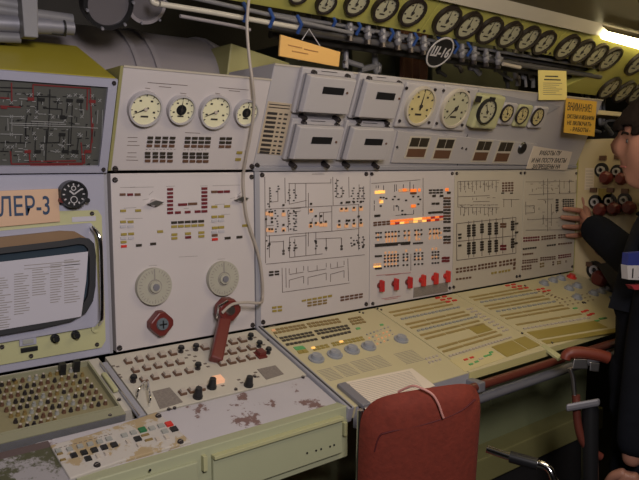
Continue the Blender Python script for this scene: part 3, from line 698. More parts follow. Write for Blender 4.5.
for zf, ys, xs in ((z, (398, 425), (95, 140, 155, 172, 190, 240, 262, 300, 375, 395, 410)), (zb, (12, 38), (140, 155, 172, 190, 260, 300, 315, 370, 395, 415, 430)), (zb, (98, 118, 140, 160), (135, 155, 172, 190)), (zb, (95, 140), (245, 300, 320, 385, 405))):
    for y in ys:
        for x in xs:
            lamp(WALL, *zf(x, y - (x - 90) * .07), 1.7, 2.4, LITP, t, 'glowing_lamp', hh=.0015)
gridlamps(WALL, [zb(70, 150), zb(112, 146), zb(112, 172), zb(70, 176)], 3, 2, LITY, t, 'glowing_lamp', every=lambda i, j: [LITP, LITY][j])
for i, (x, y) in enumerate([(379, 285.5), (393.3, 283.7), (407, 282), (420.5, 280), (433, 278), (445, 276)]):
    a, b = WALL.at(x, y); j = WALL.jac(x, y)[1]
    k = MB().disc(WALL, a, b, 2.8 / j, 0, .005, n=20).build('rotary_switch', REDP if i > 2 else MAROON, t, smooth=True)
    MB().disc(WALL, a, b, .0055, .005, .014, .005, n=14).box(WALL, a - .0042, a + .0042, b - 6 / j, b + 6 / j, .006, .020, .002).build('grip', REDP if i < 3 else REDB, k, bevel=.001)
    MB().box(WALL, a - .001, a + .001, b + 2 / j, b + 5.5 / j, .024, .0245).build('pointer_mark', WHT, k)
rl = lines(WALL, [[zb(85, 215), zb(270, 200)], [zb(115, 340), zb(215, 325)], [zb(130, 345), zb(200, 335)], [zb(135, 215), zb(210, 208)]], .0010, mat('red_print', (.4, .12, .10), .6), t, 'red_caption')
MB().prism(WALL, quad(WALL, [zb(285, 280), zb(465, 250), zb(465, 300), zb(283, 332)])[::-1], 0, .003).build('worn_metal_plate', GREYBRIS, t, bevel=.001)
lines(WALL, [[zb(284, 335), zb(286, 280)], [zb(466, 300), zb(466, 250)], [z(60, 125), z(320, 105)], [z(335, 95), z(335, 300)], [zb(270, 100), zb(270, 190)]], .0012, INKB, t, 'fine_diagram_lines')
screws(WALL, [(371.5, 174), (452, 173.5), (372.5, 303.5), (449.5, 288)], t, .005, .004)
# --- P2c
t = MP[2]; z = zz(450, 160, 4.564); zb = zz(440, 235, 3.55)
L_ = [[z(35, 98), z(225, 92)], [z(35, 98), z(35, 215), z(225, 218)], [z(35, 168), z(180, 162)], [z(105, 190), z(180, 188)], [z(240, 180), z(315, 180)], [z(245, 180), z(245, 215)], [z(280, 180), z(280, 215)]]
for k in range(10):
    L_ += [[z(48 + k * 18, 96), z(48 + k * 18, 145 - (k % 3) * 8)], [z(48 + k * 18, 215), z(48 + k * 18, 252 - (k % 2) * 8)], [z(42 + k * 18, 110 + k % 2 * 12), z(54 + k * 18, 110 + k % 2 * 12)], [z(42 + k * 18, 205), z(56 + k * 18, 204)]]
L2 = [[z(30, 290), z(300, 262), z(300, 425), z(30, 458), z(30, 290)], [z(30, 372), z(300, 345)]]
rr = random.Random(42)
for k in range(40):
    x = 40 + rr.uniform(0, 178); y = rr.choice([104, 118, 130, 142, 172, 208, 222, 234, 246])
    L_.append([z(x, y), z(x + rr.uniform(4, 12), y)] if k % 2 else [z(x, y), z(x, y + rr.uniform(5, 12))])
for x in (85, 108, 145, 180, 210, 240, 285): L2 += [[z(x, 284 - (x - 30) * .1), z(x, 452 - (x - 30) * .12)]]
lines(WALL, L_, .0013, INKB, t, 'fine_diagram_lines'); lines(WALL, L2, .0018, INKB, t)
for x, n in ((85, 5), (108, 5), (145, 4), (180, 5), (210, 5), (285, 4)):
    for k in range(n):
        y = 300 + k * 11.5 - (x - 85) * .09
        lamp(WALL, *z(x, y), 3.2, 2, BLK, t); lamp(WALL, *z(x, y + 80), 3.2, 2, BLK, t)
for k in (0, 1):
    for q_ in (0, 1): lamp(WALL, *z(235 + k * 14, 292 + q_ * 12), 2.8, 2, BRN, t); lamp(WALL, *z(235 + k * 14, 392 + q_ * 14), 2.8, 2.2, REDW, t)
for x, y in [(44, 355), (44, 390), (44, 340), (303, 290), (303, 330), (300, 380)]: lamp(WALL, *z(x, y), 3, 2, BLK, t)
gridlamps(WALL, [z(235, 100), z(290, 98), z(290, 145), z(235, 147)], 4, 4, BRN, t)
lamp(WALL, *z(240, 151), 2.5, 1.2, BLK, t); lamp(WALL, *z(280, 151), 2.5, 1.2, BLK, t)
gridlamps(WALL, [zb(54, 116), zb(130, 105), zb(130, 126), zb(54, 138)], 6, 2, BRN, t)
gridlamps(WALL, [zb(133, 103), zb(202, 92), zb(202, 114), zb(133, 126)], 6, 2, BRN, t)
gridlamps(WALL, [zb(207, 92), zb(270, 80), zb(270, 104), zb(207, 114)], 5, 2, BRN, t)
gridlamps(WALL, [zb(54, 152), zb(112, 145), zb(112, 155), zb(54, 163)], 5, 1, BRN, t)
gridlamps(WALL, [zb(180, 130), zb(202, 126), zb(202, 138), zb(180, 143)], 2, 1, AMBY, t); gridlamps(WALL, [zb(206, 126), zb(250, 118), zb(250, 130), zb(206, 138)], 4, 1, AMBY, t)
for x, y in ((263, 105), (263, 118)): lamp(WALL, *zb(x, y), 2, 2.4, BRN, t)
screws(WALL, [(456.5, 173.5), (520.5, 173), (453.5, 287), (516.5, 276.5)], t, .005, .004)
# --- P2d
t = MP[3]; z = zz(450, 160, 4.564)
L_ = [[z(345, 100), z(565, 98)], [z(360, 158), z(480, 152)], [z(355, 272), z(555, 262)], [z(345, 320), z(555, 318)], [z(340, 210), z(385, 208), z(385, 240), z(345, 242)], [z(345, 190), z(345, 250)], [z(500, 90), z(500, 150)], [z(520, 95), z(520, 130)], [z(575, 90), z(575, 150), z(500, 152)],
      [z(425, 90), z(425, 150)], [z(445, 85), z(445, 325)], [z(462, 200), z(462, 300)], [z(545, 90), z(545, 150)], [z(425, 250), z(425, 290)], [z(400, 180), z(470, 178)]]
for k in range(6): L_ += [[z(405 + k * 11, 105 + k % 2 * 10), z(412 + k * 11, 105 + k % 2 * 10)], [z(420 + (k % 3) * 15, 265 + k * 9), z(430 + (k % 3) * 15, 265 + k * 9)], [z(400 + k * 12, 128), z(407 + k * 12, 128)]]
rr = random.Random(41)
for k in range(34):
    x = 350 + rr.uniform(0, 200); y = rr.choice([95, 110, 130, 145, 185, 215, 235, 265, 285, 300]) + rr.uniform(-3, 3)
    L_.append([z(x, y), z(x + rr.uniform(4, 12), y)] if k % 2 else [z(x, y), z(x, y + rr.uniform(5, 14))])
lines(WALL, L_, .0013, INKB, t, 'fine_diagram_lines')
gridlamps(WALL, [z(512, 176), z(566, 175), z(566, 214), z(512, 216)], 5, 4, BLK, t)
for k in range(5): lamp(WALL, *z(488, 182 + k * 12), 2.4, 1.7, BLK, t)
for c, nx, m in (([(332, 350), (408, 345), (408, 370), (332, 376)], 7, REDW), ([(415, 345), (483, 338), (483, 360), (415, 368)], 6, BRN), ([(492, 338), (557, 332), (557, 353), (492, 360)], 6, BRN),
                 ([(330, 400), (395, 393), (395, 405), (330, 413)], 6, BLK), ([(440, 385), (483, 380), (483, 392), (440, 397)], 4, BLK), ([(492, 378), (557, 372), (557, 384), (492, 390)], 6, BRN), ([(330, 425), (380, 420), (380, 432), (330, 438)], 5, BRN),
                 ([(328, 455), (400, 448), (400, 468), (328, 475)], 7, BRN), ([(410, 442), (482, 436), (482, 455), (410, 462)], 7, BRN), ([(492, 432), (553, 424), (553, 443), (492, 452)], 6, REDW)):
    gridlamps(WALL, [z(*p) for p in c], nx, 2 if abs(c[3][1] - c[0][1]) > 18 else 1, m, t)
zb = zz(440, 235, 3.55)
for c, nx in (([(288, 108), (325, 103), (325, 122), (288, 127)], 4), ([(353, 98), (370, 95), (370, 114), (353, 118)], 2), ([(398, 92), (405, 91), (405, 108), (398, 110)], 1), ([(414, 92), (430, 89), (430, 102), (414, 106)], 2), ([(444, 90), (450, 89), (450, 97), (444, 98)], 1)):
    gridlamps(WALL, [zb(*p) for p in c], nx, 2, BRN if nx != 2 else AMB, t)
screws(WALL, [(524.5, 173), (576, 173.3), (519.5, 276), (572, 266.5)], t, .005, .004)
# green corner post
tag(MB().poly([(edges[4] + .001, 0, ZB - .02), (2.3, 0, ZB - .02), (2.3, .05, ZB - .02), (edges[4] + .001, .05, ZB - .02)], [(edges[4] + .001, 0, ZT + .20), (2.3, 0, ZT + .20), (2.3, .05, ZT + .20), (edges[4] + .001, .05, ZT + .20)]).build('corner_post', GYG), 'yellow-green vertical corner strip at the right end of the mimic panels', 'strip')

# ================================================================== DESK
def DB(a0, a1, y0, y1, h0, h1, nm, m, t, bevel=.0015): return MB().box(DK, a0, a1, y0, y1, h0, h1).build(nm, m, t, bevel=bevel)
bf = DK.at(348, 404)[1]
xa = WALL.at(113, 354)[0] - .02; xb = WALL.at(257, 328)[0] - .006; xc = WALL.at(374, 307.5)[0]; xd = WALL.at(454, 293.5)[0]
bs = DK.at(295, 378)[1]      # groove between key field and apron
# left compartment desk
t = thing('plug_board_desk', 'left end of the sloping desk with a sunken tray of small round plugs', 'desk', DK.W(.3, -.1))
tr = [DK.at(-60, 383), DK.at(86, 362), DK.at(124, 407), DK.at(-60, 446)]
ta1 = (tr[1][0] + tr[2][0]) / 2; tb1 = DK.at(86, 362)[1]; tb0 = DK.at(124, 407)[1]; xl = -.25
dl1 = DK.at(135, 405)[0] - .004; bl0 = DK.at(45, 430)[1]
TD = -.008
MB().box(DK, xl, dl1, tb1, -.003, -.03, 0).build('desk_top', DESK, t); MB().box(DK, ta1, dl1, bl0, tb1, -.03, 0).build('desk_top', DESK, t)
MB().box(DK, xl, ta1, tb0 - .022, tb0, -.03, .002).build('yellowed_ledge', MATS.get('dim_rim') or mat('dim_rim', (.27, .26, .165), .5, var=.1), t)
MB().box(DK, xl, ta1, bl0, tb0 - .022, -.03, 0).build('desk_top', GREYP, t)
MB().box(DK, xl, ta1, tb0, tb1, TD - .004, TD).build('plug_tray', mat('olive_tray', (.24, .21, .11), .5, var=.15), t)
MB().frame(DK, [(xl, tb0), (ta1, tb0), (ta1, tb1), (xl, tb1)], [(xl + .004, tb0 + .004), (ta1 - .004, tb0 + .004), (ta1 - .004, tb1 - .004), (xl + .004, tb1 - .004)], TD, .003).build('tray_rim', MATS['dim_rim'] if 'dim_rim' in MATS else mat('dim_rim', (.27, .26, .165), .5, var=.1), t)
QT = DK.off(TD); rr = random.Random(4); n = 0
rowsT = [((-8, 429), (56, 416), (108, 403)), ]
for j in range(8):
    for i in range(18):
        s = i / 17; tt = j / 7
        x = -6 + s * 84 + tt * 30 * (1) + (j % 2) * 3; y = 384 + tt * 45 - s * (15 + 4 * tt) - (1 - tt) * 1
        x = -12 + i * 6.9 + j * 4.6; y = 386.5 + j * 6.6 - (x + 6) * .205 + 1.0
        if x < -2 or n >= 130: continue
        a, b = QT.at(x, y)
        if a > ta1 - .012 or b > tb1 - .012 or b < tb0 + .006: continue
        m = rr.choice([AMB, SCREW, BRN, BTNG, SCREW, BRN])
        if n >= 99: break
        k = MB().disc(QT, a, b, .0042, 0, .004, .0036, n=12).disc(QT, a, b, .0026, .004, .008, n=8).build('round_plug', m, t, smooth=True); n += 1
        if n % 4: MB().disc(QT.off(.008), a, b, .0022, 0, .0015, n=8).build('plug_tip', BTN, k)
for x, y in ((62, 374), (76, 371)):
    a, b = QT.at(x, y); MB().box(QT, a - .006, a + .006, b - .006, b + .006, 0, .024).build('toggle_block', BLACK, t, bevel=.001)
screws(DK, [(14, 378 + 2), (110, 416), (119, 400)], t, .004)
# slide rail between left tray and key field
t2 = thing('slide_rail', 'grey metal slide rail with a small latch between plug tray and key field', 'rail', DK.W(dl1, -.1))
b1 = DK.at(100, 362)[1]
MB().box(DK, dl1 - .008, dl1 + .008, DK.at(145, 417)[1], b1 - .01, .0, .005).build('rail_bar', GREYP, t2, bevel=.001)
MB().box(DK, dl1 - .007, dl1 - .005, DK.at(145, 417)[1], b1 - .01, .005, .009).build('rail_edge', STEEL, t2)
MB().box(DK, dl1 - .020, dl1 - .010, DK.at(116, 394)[1], DK.at(105, 376)[1], .003, .010).build('latch', YG, t2, bevel=.002)
# key-field desk L1
t = thing('key_field_desk', 'worn cream desk section with rows of square push keys under the instrument panel', 'desk', DK.W(.75, -.1))
MB().box(DK, dl1 + .014, xb, bs + .001, -.003, -.03, 0).build('key_field_plate', DESK, t, bevel=.001)
MB().box(DK, .30, xb, bf, bs - .001, -.03, -.001).build('worn_apron', DESKW, t, bevel=.003)
MB().box(DK, dl1 + .014, xb, bs - .001, bs + .001, -.03, -.004).build('groove', SEAM, t)
screws(DK, [(303, 377.5)], t, .004)
z = zz(90, 320, 3.4278)
def key(x, y, w=6.4, h=3.8, m=None, hh=.009, cap=.0):
    k = MB().box(DK, *DK.rect(*z(x, y), w, h), 0, .004).build('push_key', BRN if m is None else m, t)  # brown base showing round the cap paints the key's shadow
    r = DK.rect(*z(x + 1, y - 2), w * .84, h * .72)
    MB().box(DK, *r, .004, hh, .0012).build('key_cap', BTN if m is None else m, k)
for r in ([(130, 145), (168, 138), (207, 131), (246, 123), (283, 116)], [(155, 175), (194, 167), (232, 160), (271, 153), (308, 147)], [(184, 208), (222, 199), (261, 192), (299, 185), (339, 177)],
          [(393, 97), (455, 86), (490, 78), (522, 71)], [(455, 115), (487, 112), (520, 103), (553, 97)], [(452, 152), (485, 145), (517, 138), (551, 130)], [(317, 252), (349, 245), (380, 238)]):
    for x, y in r: key(x, y)
key(583, 122, 8, 6, MAROON, .012)
def tog(x, y):
    a, b = DK.at(*z(x, y)); k = MB().disc(DK, a, b, .006, 0, .003, n=14).build('toggle_switch', SCREW, t)
    MB().disc(DK, a, b, .003, .003, .010, n=8).disc(DK, a, b, .0075, .010, .015, .006, n=10).build('toggle_cap', BLACK, k)
for p in [(311, 110), (362, 103), (369, 168), (148, 212), (549, 66), (579, 92), (610, 114)]: tog(*p)
for x, y in [(417, 232), (369, 265), (543, 225)]:
    a, b = DK.at(*z(x, y)); k = MB().disc(DK, a, b, .010, 0, .004, n=16).build('rotary_knob', BLACK, t)
    MB().disc(DK, a, b, .009, .004, .022, .0065, n=14).build('knob_body', BLACK, k, smooth=True)
lamp(DK, *z(438, 209), 9, 5, mat('softly_lit_key', (.7, .4, .25), .5, emit=(1, .5, .28), es=.35), t, 'lit_key', .008)
for c in ([(213, 246), (273, 232), (318, 282), (240, 306)], [(573, 170), (635, 156), (664, 186), (604, 205)]):
    gq = MB().prism(DK, quad(DK, [z(*p) for p in c])[::-1], 0, .001).build('speaker_grille', GREYBRIS, t)
hp = [z(165, 268), z(195, 240), z(205, 290)]
for (x0, y0), (x1, y1) in (((163, 270), (186, 240)), ((196, 240), (203, 296)), ):
    P0 = DK.px(*z(x0, y0)); P1 = DK.px(*z(x1, y1)); up = DK.n * .020
    MB().tube(smooth_path([P0, P0 + up, P1 + up, P1], 5), .0018, 8).build('wire_handle', CHROME, t, smooth=True)
mb = MB(); rr = random.Random(8)
for x, y in [(80, 158), (95, 160), (100, 188), (105, 196), (332, 105), (340, 120), (358, 140), (386, 95), (565, 60), (595, 85), (395, 150), (405, 160), (360, 125), (510, 205), (520, 215), (563, 190), (575, 195), (455, 225), (500, 240), (330, 130), (567, 180), (120, 240), (530, 60), (290, 300), (275, 306), (236, 328)]:
    mb.box(DK, *DK.rect(*z(x, y), 3, 1.2), 0, .0004)
mb.build('printed_captions', INKB, t)
screws(DK, [z(*p) for p in [(55, 157), (270, 307), (290, 303), (612, 70), (500, 238), (565, 195)]], t, .0035)

# the raised switch plate bottom left
QS = DK.off(.005)
t = thing('switch_plate', 'raised worn plate of small push keys at the lower left of the desk', 'panel', QS.W(.45, -.3))
cor = quad(QS, [(51, 448), (158, 411), (190.5, 439.5), (192, 443), (75, 478)])
pa = [QS.at(50, 445), QS.at(90, 434), QS.at(157, 411.5), QS.at(191.5, 441), QS.at(120, 461), QS.at(70, 478.5)]
MB().prism(QS, pa[::-1], -.008, 0).build('plate', mat('stained_plate_enamel', (.46, .42, .37), .5, var=.1, wear=(.36, .27, .15), weart=.52, wears=11), t, bevel=.002)
z = zz(40, 400, 3.994)
def k2(x, y, m, w=6, h=3.2, hh=.0032): MB().box(QS, *QS.rect(*z(x, y), w, h), 0, hh, .0008).build('push_key', m, t)
for x, y in [(73, 205), (118, 198), (160, 187), (200, 178), (238, 168), (275, 157), (337, 143), (373, 132), (447, 115), (483, 105), (498, 127)]: k2(x, y, BTNG)
k2(409, 121, GRND, 7, 4); k2(515, 98, REDB, 6.5, 4)
for x, y in [(135, 223), (176, 212), (217, 202), (256, 191), (296, 181), (192, 236), (390, 157), (535, 118)]: k2(x, y, BLACK, 6.5, 4)
for x, y in [(232, 226), (265, 215), (352, 168), (470, 158), (505, 150), (395, 182)]: k2(x, y, BTN, 4, 3.6, .003)
for x, y, w in [(80, 216, 6), (92, 240, 6), (435, 160, 8), (420, 141, 8)]: k2(x, y, AMB, w, 1.6, .002)
mb = MB()
for k in range(12): mb.pline(QS, [z(55 + k * 20, 197 - k * 5.3), z(68 + k * 20, 194 - k * 5.3)], .0012, .0004)
mb.build('printed_captions', INKB, t)
screws(QS, [z(228, 260), z(473, 64), z(561, 167)], t, .006)
# steel plate and green trim beneath it, lower left
t = thing('front_shelf', 'scratched grey metal shelf at the bottom left corner of the desk', 'shelf', DK.W(.3, -.33))
MB().box(DK, -.25, DK.at(62, 452)[0], bf - .03, DK.at(45, 449)[1], -.03, .0015).build('shelf_plate', mat('scuffed_grey_metal', (.30, .28, .28), .5, var=.1, wear=(.07, .07, .035), weart=.47, wears=6), t)
MB().box(DK, -.25, DK.at(49, 443)[0], DK.at(45, 449)[1], DK.at(49, 441)[1], -.02, .0012).build('brown_strip', mat('dark_brown_strip', (.10, .07, .065), .5, var=.2), t)

# front of the left desk: green apron with drop front
xfr = FRONT.at(346.5, 404)[0]; yb = FRONT.at(338, 455)[1]; ytop = FRONT.at(346.5, 404)[1]
t = thing('console_front', 'pale green console front with a hinged flap below the worn desk edge', 'cabinet', FRONT.W(.8, 0))
MB().box(FRONT, .1, xfr + .004, yb - .01, ytop - .004, -.10, 0).build('front_panel', GREEN, t, bevel=.002)
fl = quad(FRONT, [(210, 460), (340, 416.5), (338.5, 452)])
MB().box(FRONT, .56 if 0 else FRONT.at(211, 462)[0], fl[1][0], fl[2][1], fl[1][1], 0, .008).build('hinged_flap', GREEN, t, bevel=.002)
MB().box(FRONT, FRONT.at(211, 462)[0], fl[1][0], fl[1][1] - .004, fl[1][1] + .003, .0, .014).build('flap_lip', YG, t, bevel=.001)
MB().box(FRONT, .2, FRONT.at(196, 462)[0], fl[2][1], fl[1][1], 0, .008).build('hinged_flap', GREEN, t, bevel=.002)
q = FRONT.off(.008)
for x, y in [(307, 453), (316, 450.5), (321, 449), (330, 446.5), (334, 445), (150, 470)]:
    a, b = q.at(x, y); MB().disc(q, a, b, .0022, 0, .001, n=10).build('rivet_hole', BLACK, t)
for x, y in ((343, 428), (203, 462)):
    a, b = FRONT.at(x, y); MB().box(FRONT, a - .004, a + .004, b - .014, b + .014, 0, .010).build('hinge', YG, t, bevel=.001)
LOW = PL((0, -.12, .4), (1, 0, 0), (0, 0, 1))
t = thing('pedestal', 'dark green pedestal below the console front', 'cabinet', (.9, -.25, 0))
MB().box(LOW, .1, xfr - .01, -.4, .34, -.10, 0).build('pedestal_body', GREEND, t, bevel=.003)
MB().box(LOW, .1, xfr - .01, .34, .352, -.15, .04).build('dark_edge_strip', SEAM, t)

# ---- rotary desk module (L2a)
xe = DK.at(463.8, 373.8)[0]
t = thing('rotary_knob_desk', 'cream desk section with amber windows, a row of grey rotary knobs and printed tables', 'desk', DK.W(1.05, -.1))
bfr = DK.at(463, 374.2)[1]
MB().box(DK, xb + .018, xc - .0015, bfr, -.003, -.03, 0).build('desk_plate', DESKY, t, bevel=.0015)
MB().box(DK, xb + .001, xb + .017, bf - .02, -.003, -.03, .006).build('divider_rail', GREYP, t, bevel=.002)
MB().box(DK, xb + .007, xb + .010, bf - .02, -.003, .006, .008).build('rail_groove', SEAM, t)
z = zz(250, 300, 4)
G = lambda c, nx, ny, m, **k: gridlamps(DK, [z(*p) for p in c], nx, ny, m, t, **k)
G([(80, 118), (215, 95), (232, 114), (98, 140)], 8, 2, AMB, every=lambda i, j: LITP if i == 0 and j == 0 else AMB)
G([(222, 93), (352, 72), (368, 92), (240, 113)], 8, 2, AMB)
G([(388, 74), (440, 64), (468, 92), (410, 103)], 4, 3, AMB)
G([(112, 150), (245, 125), (262, 145), (132, 170)], 8, 2, BLK); G([(252, 122), (388, 98), (404, 118), (272, 142)], 8, 2, BLK)
G([(138, 175), (265, 152), (275, 162), (146, 187)], 8, 1, BLK); G([(280, 148), (400, 122), (408, 133), (290, 160)], 8, 1, BLK)
G([(240, 190), (308, 176), (322, 190), (256, 206)], 4, 2, AMB, every=lambda i, j: LITY if i == 0 and j == 0 else AMBY)
G([(320, 172), (448, 145), (462, 162), (334, 188)], 8, 2, AMB, every=lambda i, j: LITY if i == 2 and j == 0 else AMBY)
G([(172, 190), (210, 184), (224, 196), (186, 203)], 2, 1, GRN, fx=.95, fy=.9); G([(186, 205), (224, 198), (236, 210), (196, 217)], 2, 1, AMBY, fx=.9, fy=.9)
G([(418, 112), (438, 108), (446, 118), (426, 122)], 1, 1, GRN); G([(515, 98), (530, 95), (538, 102), (522, 106)], 1, 1, GRN)
for x, y in [(265, 237), (339, 221), (408, 203), (474, 189), (604, 160)]:
    a, b = DK.at(*z(x, y)); k = MB().disc(DK, a, b, .019, 0, .004, n=22).build('rotary_knob', KNOBG, t, smooth=True)
    MB().disc(DK, a, b, .014, .004, .012, .012, n=20).build('knob_body', KNOBG, k, smooth=True)
    MB().seg(DK.off(.012), a, b, a - .008, b + .008, .002, 0, .0005).build('pointer_mark', CLOTHW, k)
for i, (x, y) in enumerate([(268, 285), (334, 268), (400, 250), (462, 235), (575, 218)]):
    mb = MB()
    for r in range(9):
        x0 = x + r * 6.2; y0 = y + r * 4.8
        mb.pline(DK, [z(x0, y0), z(x0 + (56 if i < 4 else 75), y0 - (13 if i < 4 else 18))], .0016, .0004)
    mb.build('printed_table', INKG, t)
rr = random.Random(11)
for k in range(26):
    u_, v_ = k % 7, k // 7
    x = 468 + u_ * 14 + v_ * 9; y = 140 + v_ * 14 - u_ * 5
    a, b = DK.at(*z(x, y)); MB().disc(DK, a, b, .0026, 0, .003, n=8).build('small_lamp', rr.choice([LITP, BTN, LITP, BTNG]), t)
for k in range(8):
    a, b = DK.at(*z(705 + (k % 4) * 14 + k // 4 * 12, 238 + (k // 4) * 14 - (k % 4) * 4)); MB().disc(DK, a, b, .0035, 0, .004, n=10).build('small_button', BTN, t)
lines(DK, [[z(x, y), z(x2, y2)] for x, y, x2, y2 in [(75, 107, 100, 103), (100, 140, 110, 152)]], .002, INKB, t, 'printed_captions')
screws(DK, [z(*p) for p in [(438, 50), (452, 53), (510, 36), (525, 40), (376, 344), (395, 344)]], t, .003)
MB().wbox(DK.W(xb + .03, bfr)[0], xc - .002, DK.W(0, bfr)[1], DK.W(0, bfr)[1] + .01, DK.W(0, bfr)[2] - .05, DK.W(0, bfr)[2] - .002).build('front_edge', GREYP, t)
# printed list on the desk
q = DK.off(.001)
t = tag(MB().prism(q, quad(q, [(342, 383), (412, 368.5), (435, 386), (366, 410)])[::-1], 0, .0008).build('printed_list', PAPERC), 'cream typed list lying on the desk behind the chair back', 'paper')
mb = MB()
for r in range(14):
    s = r / 14; x0 = 346 + s * 20; y0 = 384.5 + s * 22; mb.pline(q, [(x0, y0), (x0 + 64 - r * .4, y0 - 13 - s * 4)], .0008, .0011)
o = mb.build('typed_lines', INKG, t)
# tray rail beside the list
t = tag(MB().box(DK, DK.at(337, 388)[0], DK.at(341, 386)[0] + .010, DK.at(361, 410)[1], DK.at(338, 387)[1], .0005, .010).build('steel_clip_bar', DSTEEL, bevel=.002), 'short steel bar beside the typed list at the desk edge', 'bar')

# ---- long-strip modules (L2b, L2c, L2d)
def strip_module(t, pl, C4, spec_rows, fill=AMBY):
    A, B, C_, D = [Vector(pl.at(*c)) for c in C4]
    def P(s, v): return (A * (1 - s) + B * s) * (1 - v) + (D * (1 - s) + C_ * s) * v
    def patch(s0, s1, v0, v1, m, nm, hh=.0016, par=None):
        c = [P(s0, v1), P(s1, v1), P(s1, v0), P(s0, v0)]
        return MB().prism(pl, [(p.x, p.y) for p in c], 0, hh).build(nm, m, par or t)
    for kind, v, s0, s1, n, m in spec_rows:
        for k in range(n):
            w_ = (s1 - s0) / n; a = s0 + k * w_
            if kind == 'strip': patch(a + w_ * .03, a + w_ * .97, v, v + .022, m, 'amber_strip')
            elif kind == 'btn': patch(a + w_ * .15, a + w_ * .8, v, v + .016, m, 'push_button', .004)
            elif kind == 'red': patch(a + w_ * .2, a + w_ * .8, v, v + .017, m, 'red_button', .003)
            elif kind == 'blank': patch(a + .005, a + w_ - .005, v[0], v[1], m, 'blank_plate', .0012)
    return P, patch
AMBS = mat('ochre_strip', (.29, .21, .07), .4, var=.2, scale=40)
bC = DK.at(548, 348)[1]; xr = 2.262
t = thing('strip_key_desk', 'yellow-cream desk section with long ochre strips below the red rotary switches', 'desk', DK.W(1.5, -.1))
MB().box(DK, xc + .0015, xd - .0015, bfr, -.003, -.012, 0).build('desk_plate', DESKY, t, bevel=.001)
C4 = [(375, 307.5), (454, 293.5), (543, 346), (464, 374)]
rows = []
for v in (.10, .155, .30, .355, .47, .525, .66, .715): rows += [('strip', v, .06, .80, 3, AMBS)]
rows += [('btn', .225, .08, .82, 16, BTNG), ('btn', .415, .08, .84, 16, BTNG), ('btn', .785, .06, .84, 20, BTN), ('red', .02, .70, .88, 2, REDB), ('red', .065, .72, .90, 2, REDB), ('red', .11, .74, .92, 2, REDB)]
rows += [('btn', .285 + k * .05, .84, .93, 2, BTN) for k in range(9)]
P, patch = strip_module(t, DK, C4, rows)
patch(.03, .50, .83, .985, mat('cream_key_plate', (.55, .47, .24), .45, var=.08), 'key_plate', .001)
for s, v, m in [(.14, .87, REDB), (.21, .87, REDB), (.13, .93, GRN), (.2, .925, GRN), (.34, .9, GRN), (.39, .9, GRN), (.43, .88, GRN), (.27, .91, BTN)]: patch(s, s + .04, v, v + .015, m, 'push_button', .003)
patch(.53, .80, .83, .985, AMBY, 'blank_plate'); patch(.82, .98, .83, .985, AMBY, 'blank_plate')
patch(.58, .78, .54, .64, AMBY, 'blank_plate')
MB().wbox(xc + .002, xd - .002, DK.W(0, bfr)[1], DK.W(0, bfr)[1] + .01, DK.W(0, bfr)[2] - .020, DK.W(0, bfr)[2] - .002).build('front_edge', mat('yellow_edge', (.5, .45, .2), .45), t)
t = thing('wide_key_desk', 'yellow-cream desk section with blank olive plates at the right, nearest the side panel', 'desk', DK.W(1.9, -.1))
MB().box(DK, xd + .0015, xr, bC, -.003, -.012, 0).build('desk_plate', DESKY, t, bevel=.001)
C4 = [(455, 293.5), (530, 280), (638, 330), (543, 346)]
rows = []
for v in (.10, .155, .28, .335, .47, .525, .64): rows += [('strip', v, .06, .80 , 3, AMBS)]
rows += [('btn', .215, .08, .80, 14, BTNG), ('btn', .40, .08, .80, 12, BTNG), ('btn', .72, .06, .80, 18, BTN), ('red', .02, .60, .76, 2, REDB), ('red', .065, .63, .79, 2, REDB), ('red', .11, .66, .82, 2, REDB), ('red', .17, .84, .96, 2, REDB), ('red', .215, .86, .98, 2, REDB)]
P, patch = strip_module(t, DK, C4, rows)
for s, v, m in [(.83, .62, REDB), (.88, .61, REDB), (.82, .68, REDB), (.87, .67, REDB), (.82, .55, GRN), (.86, .76, GRN), (.90, .76, GRND), (.78, .78, GRN)]: patch(s, s + .045, v, v + .016, m, 'push_button', .003)
patch(.05, .78, .78, .90, AMBY, 'blank_plate'); patch(.05, .95, .93, .985, AMBY, 'blank_plate')
for x, y, m in [(553, 281, KNOBG), (561, 279, KNOBG), (571.5, 277.5, REDB), (569, 289, KNOBG), (577, 286.5, KNOBG), (577, 298, KNOBG), (593.5, 294, KNOBG), (601, 292, KNOBG), (609, 290, KNOBG), (614, 299, KNOBG), (544, 284, KNOBG)]:
    a, b = DK.at(x, y)
    k = MB().disc(DK, a, b, .018, 0, .004, n=20).build('rotary_knob', m, t, smooth=True); MB().disc(DK, a, b, .013, (.004), .013, .011, n=16).build('knob_body', m, k, smooth=True)
mb = MB(); rr = random.Random(12)
for x, y in [(557 + i * 5 + j * 3, 300 + j * 3 - i) for i in range(7) for j in range(3)] + [(535 + i * 4, 290 + i * 1.5) for i in range(6)] + [(545 + i * 3.5, 292 + i * 1.5) for i in range(6)]:
    a, b = DK.at(x, y); mb.box(DK, a - .004, a + .004, b - .002, b + .002, 0, .001)
mb.build('printed_captions', BRN, t)
screws(DK, [(525, 286), (522, 333.5), (552, 343), (585, 303), (583, 303)], t, .004)
MB().wbox(xd + .002, xr, DK.W(0, bC)[1], DK.W(0, bC)[1] + .01, DK.W(0, bC)[2] - .016, DK.W(0, bC)[2] - .002).build('front_edge', mat('yellow_edge', (.5, .45, .2), .45), t)
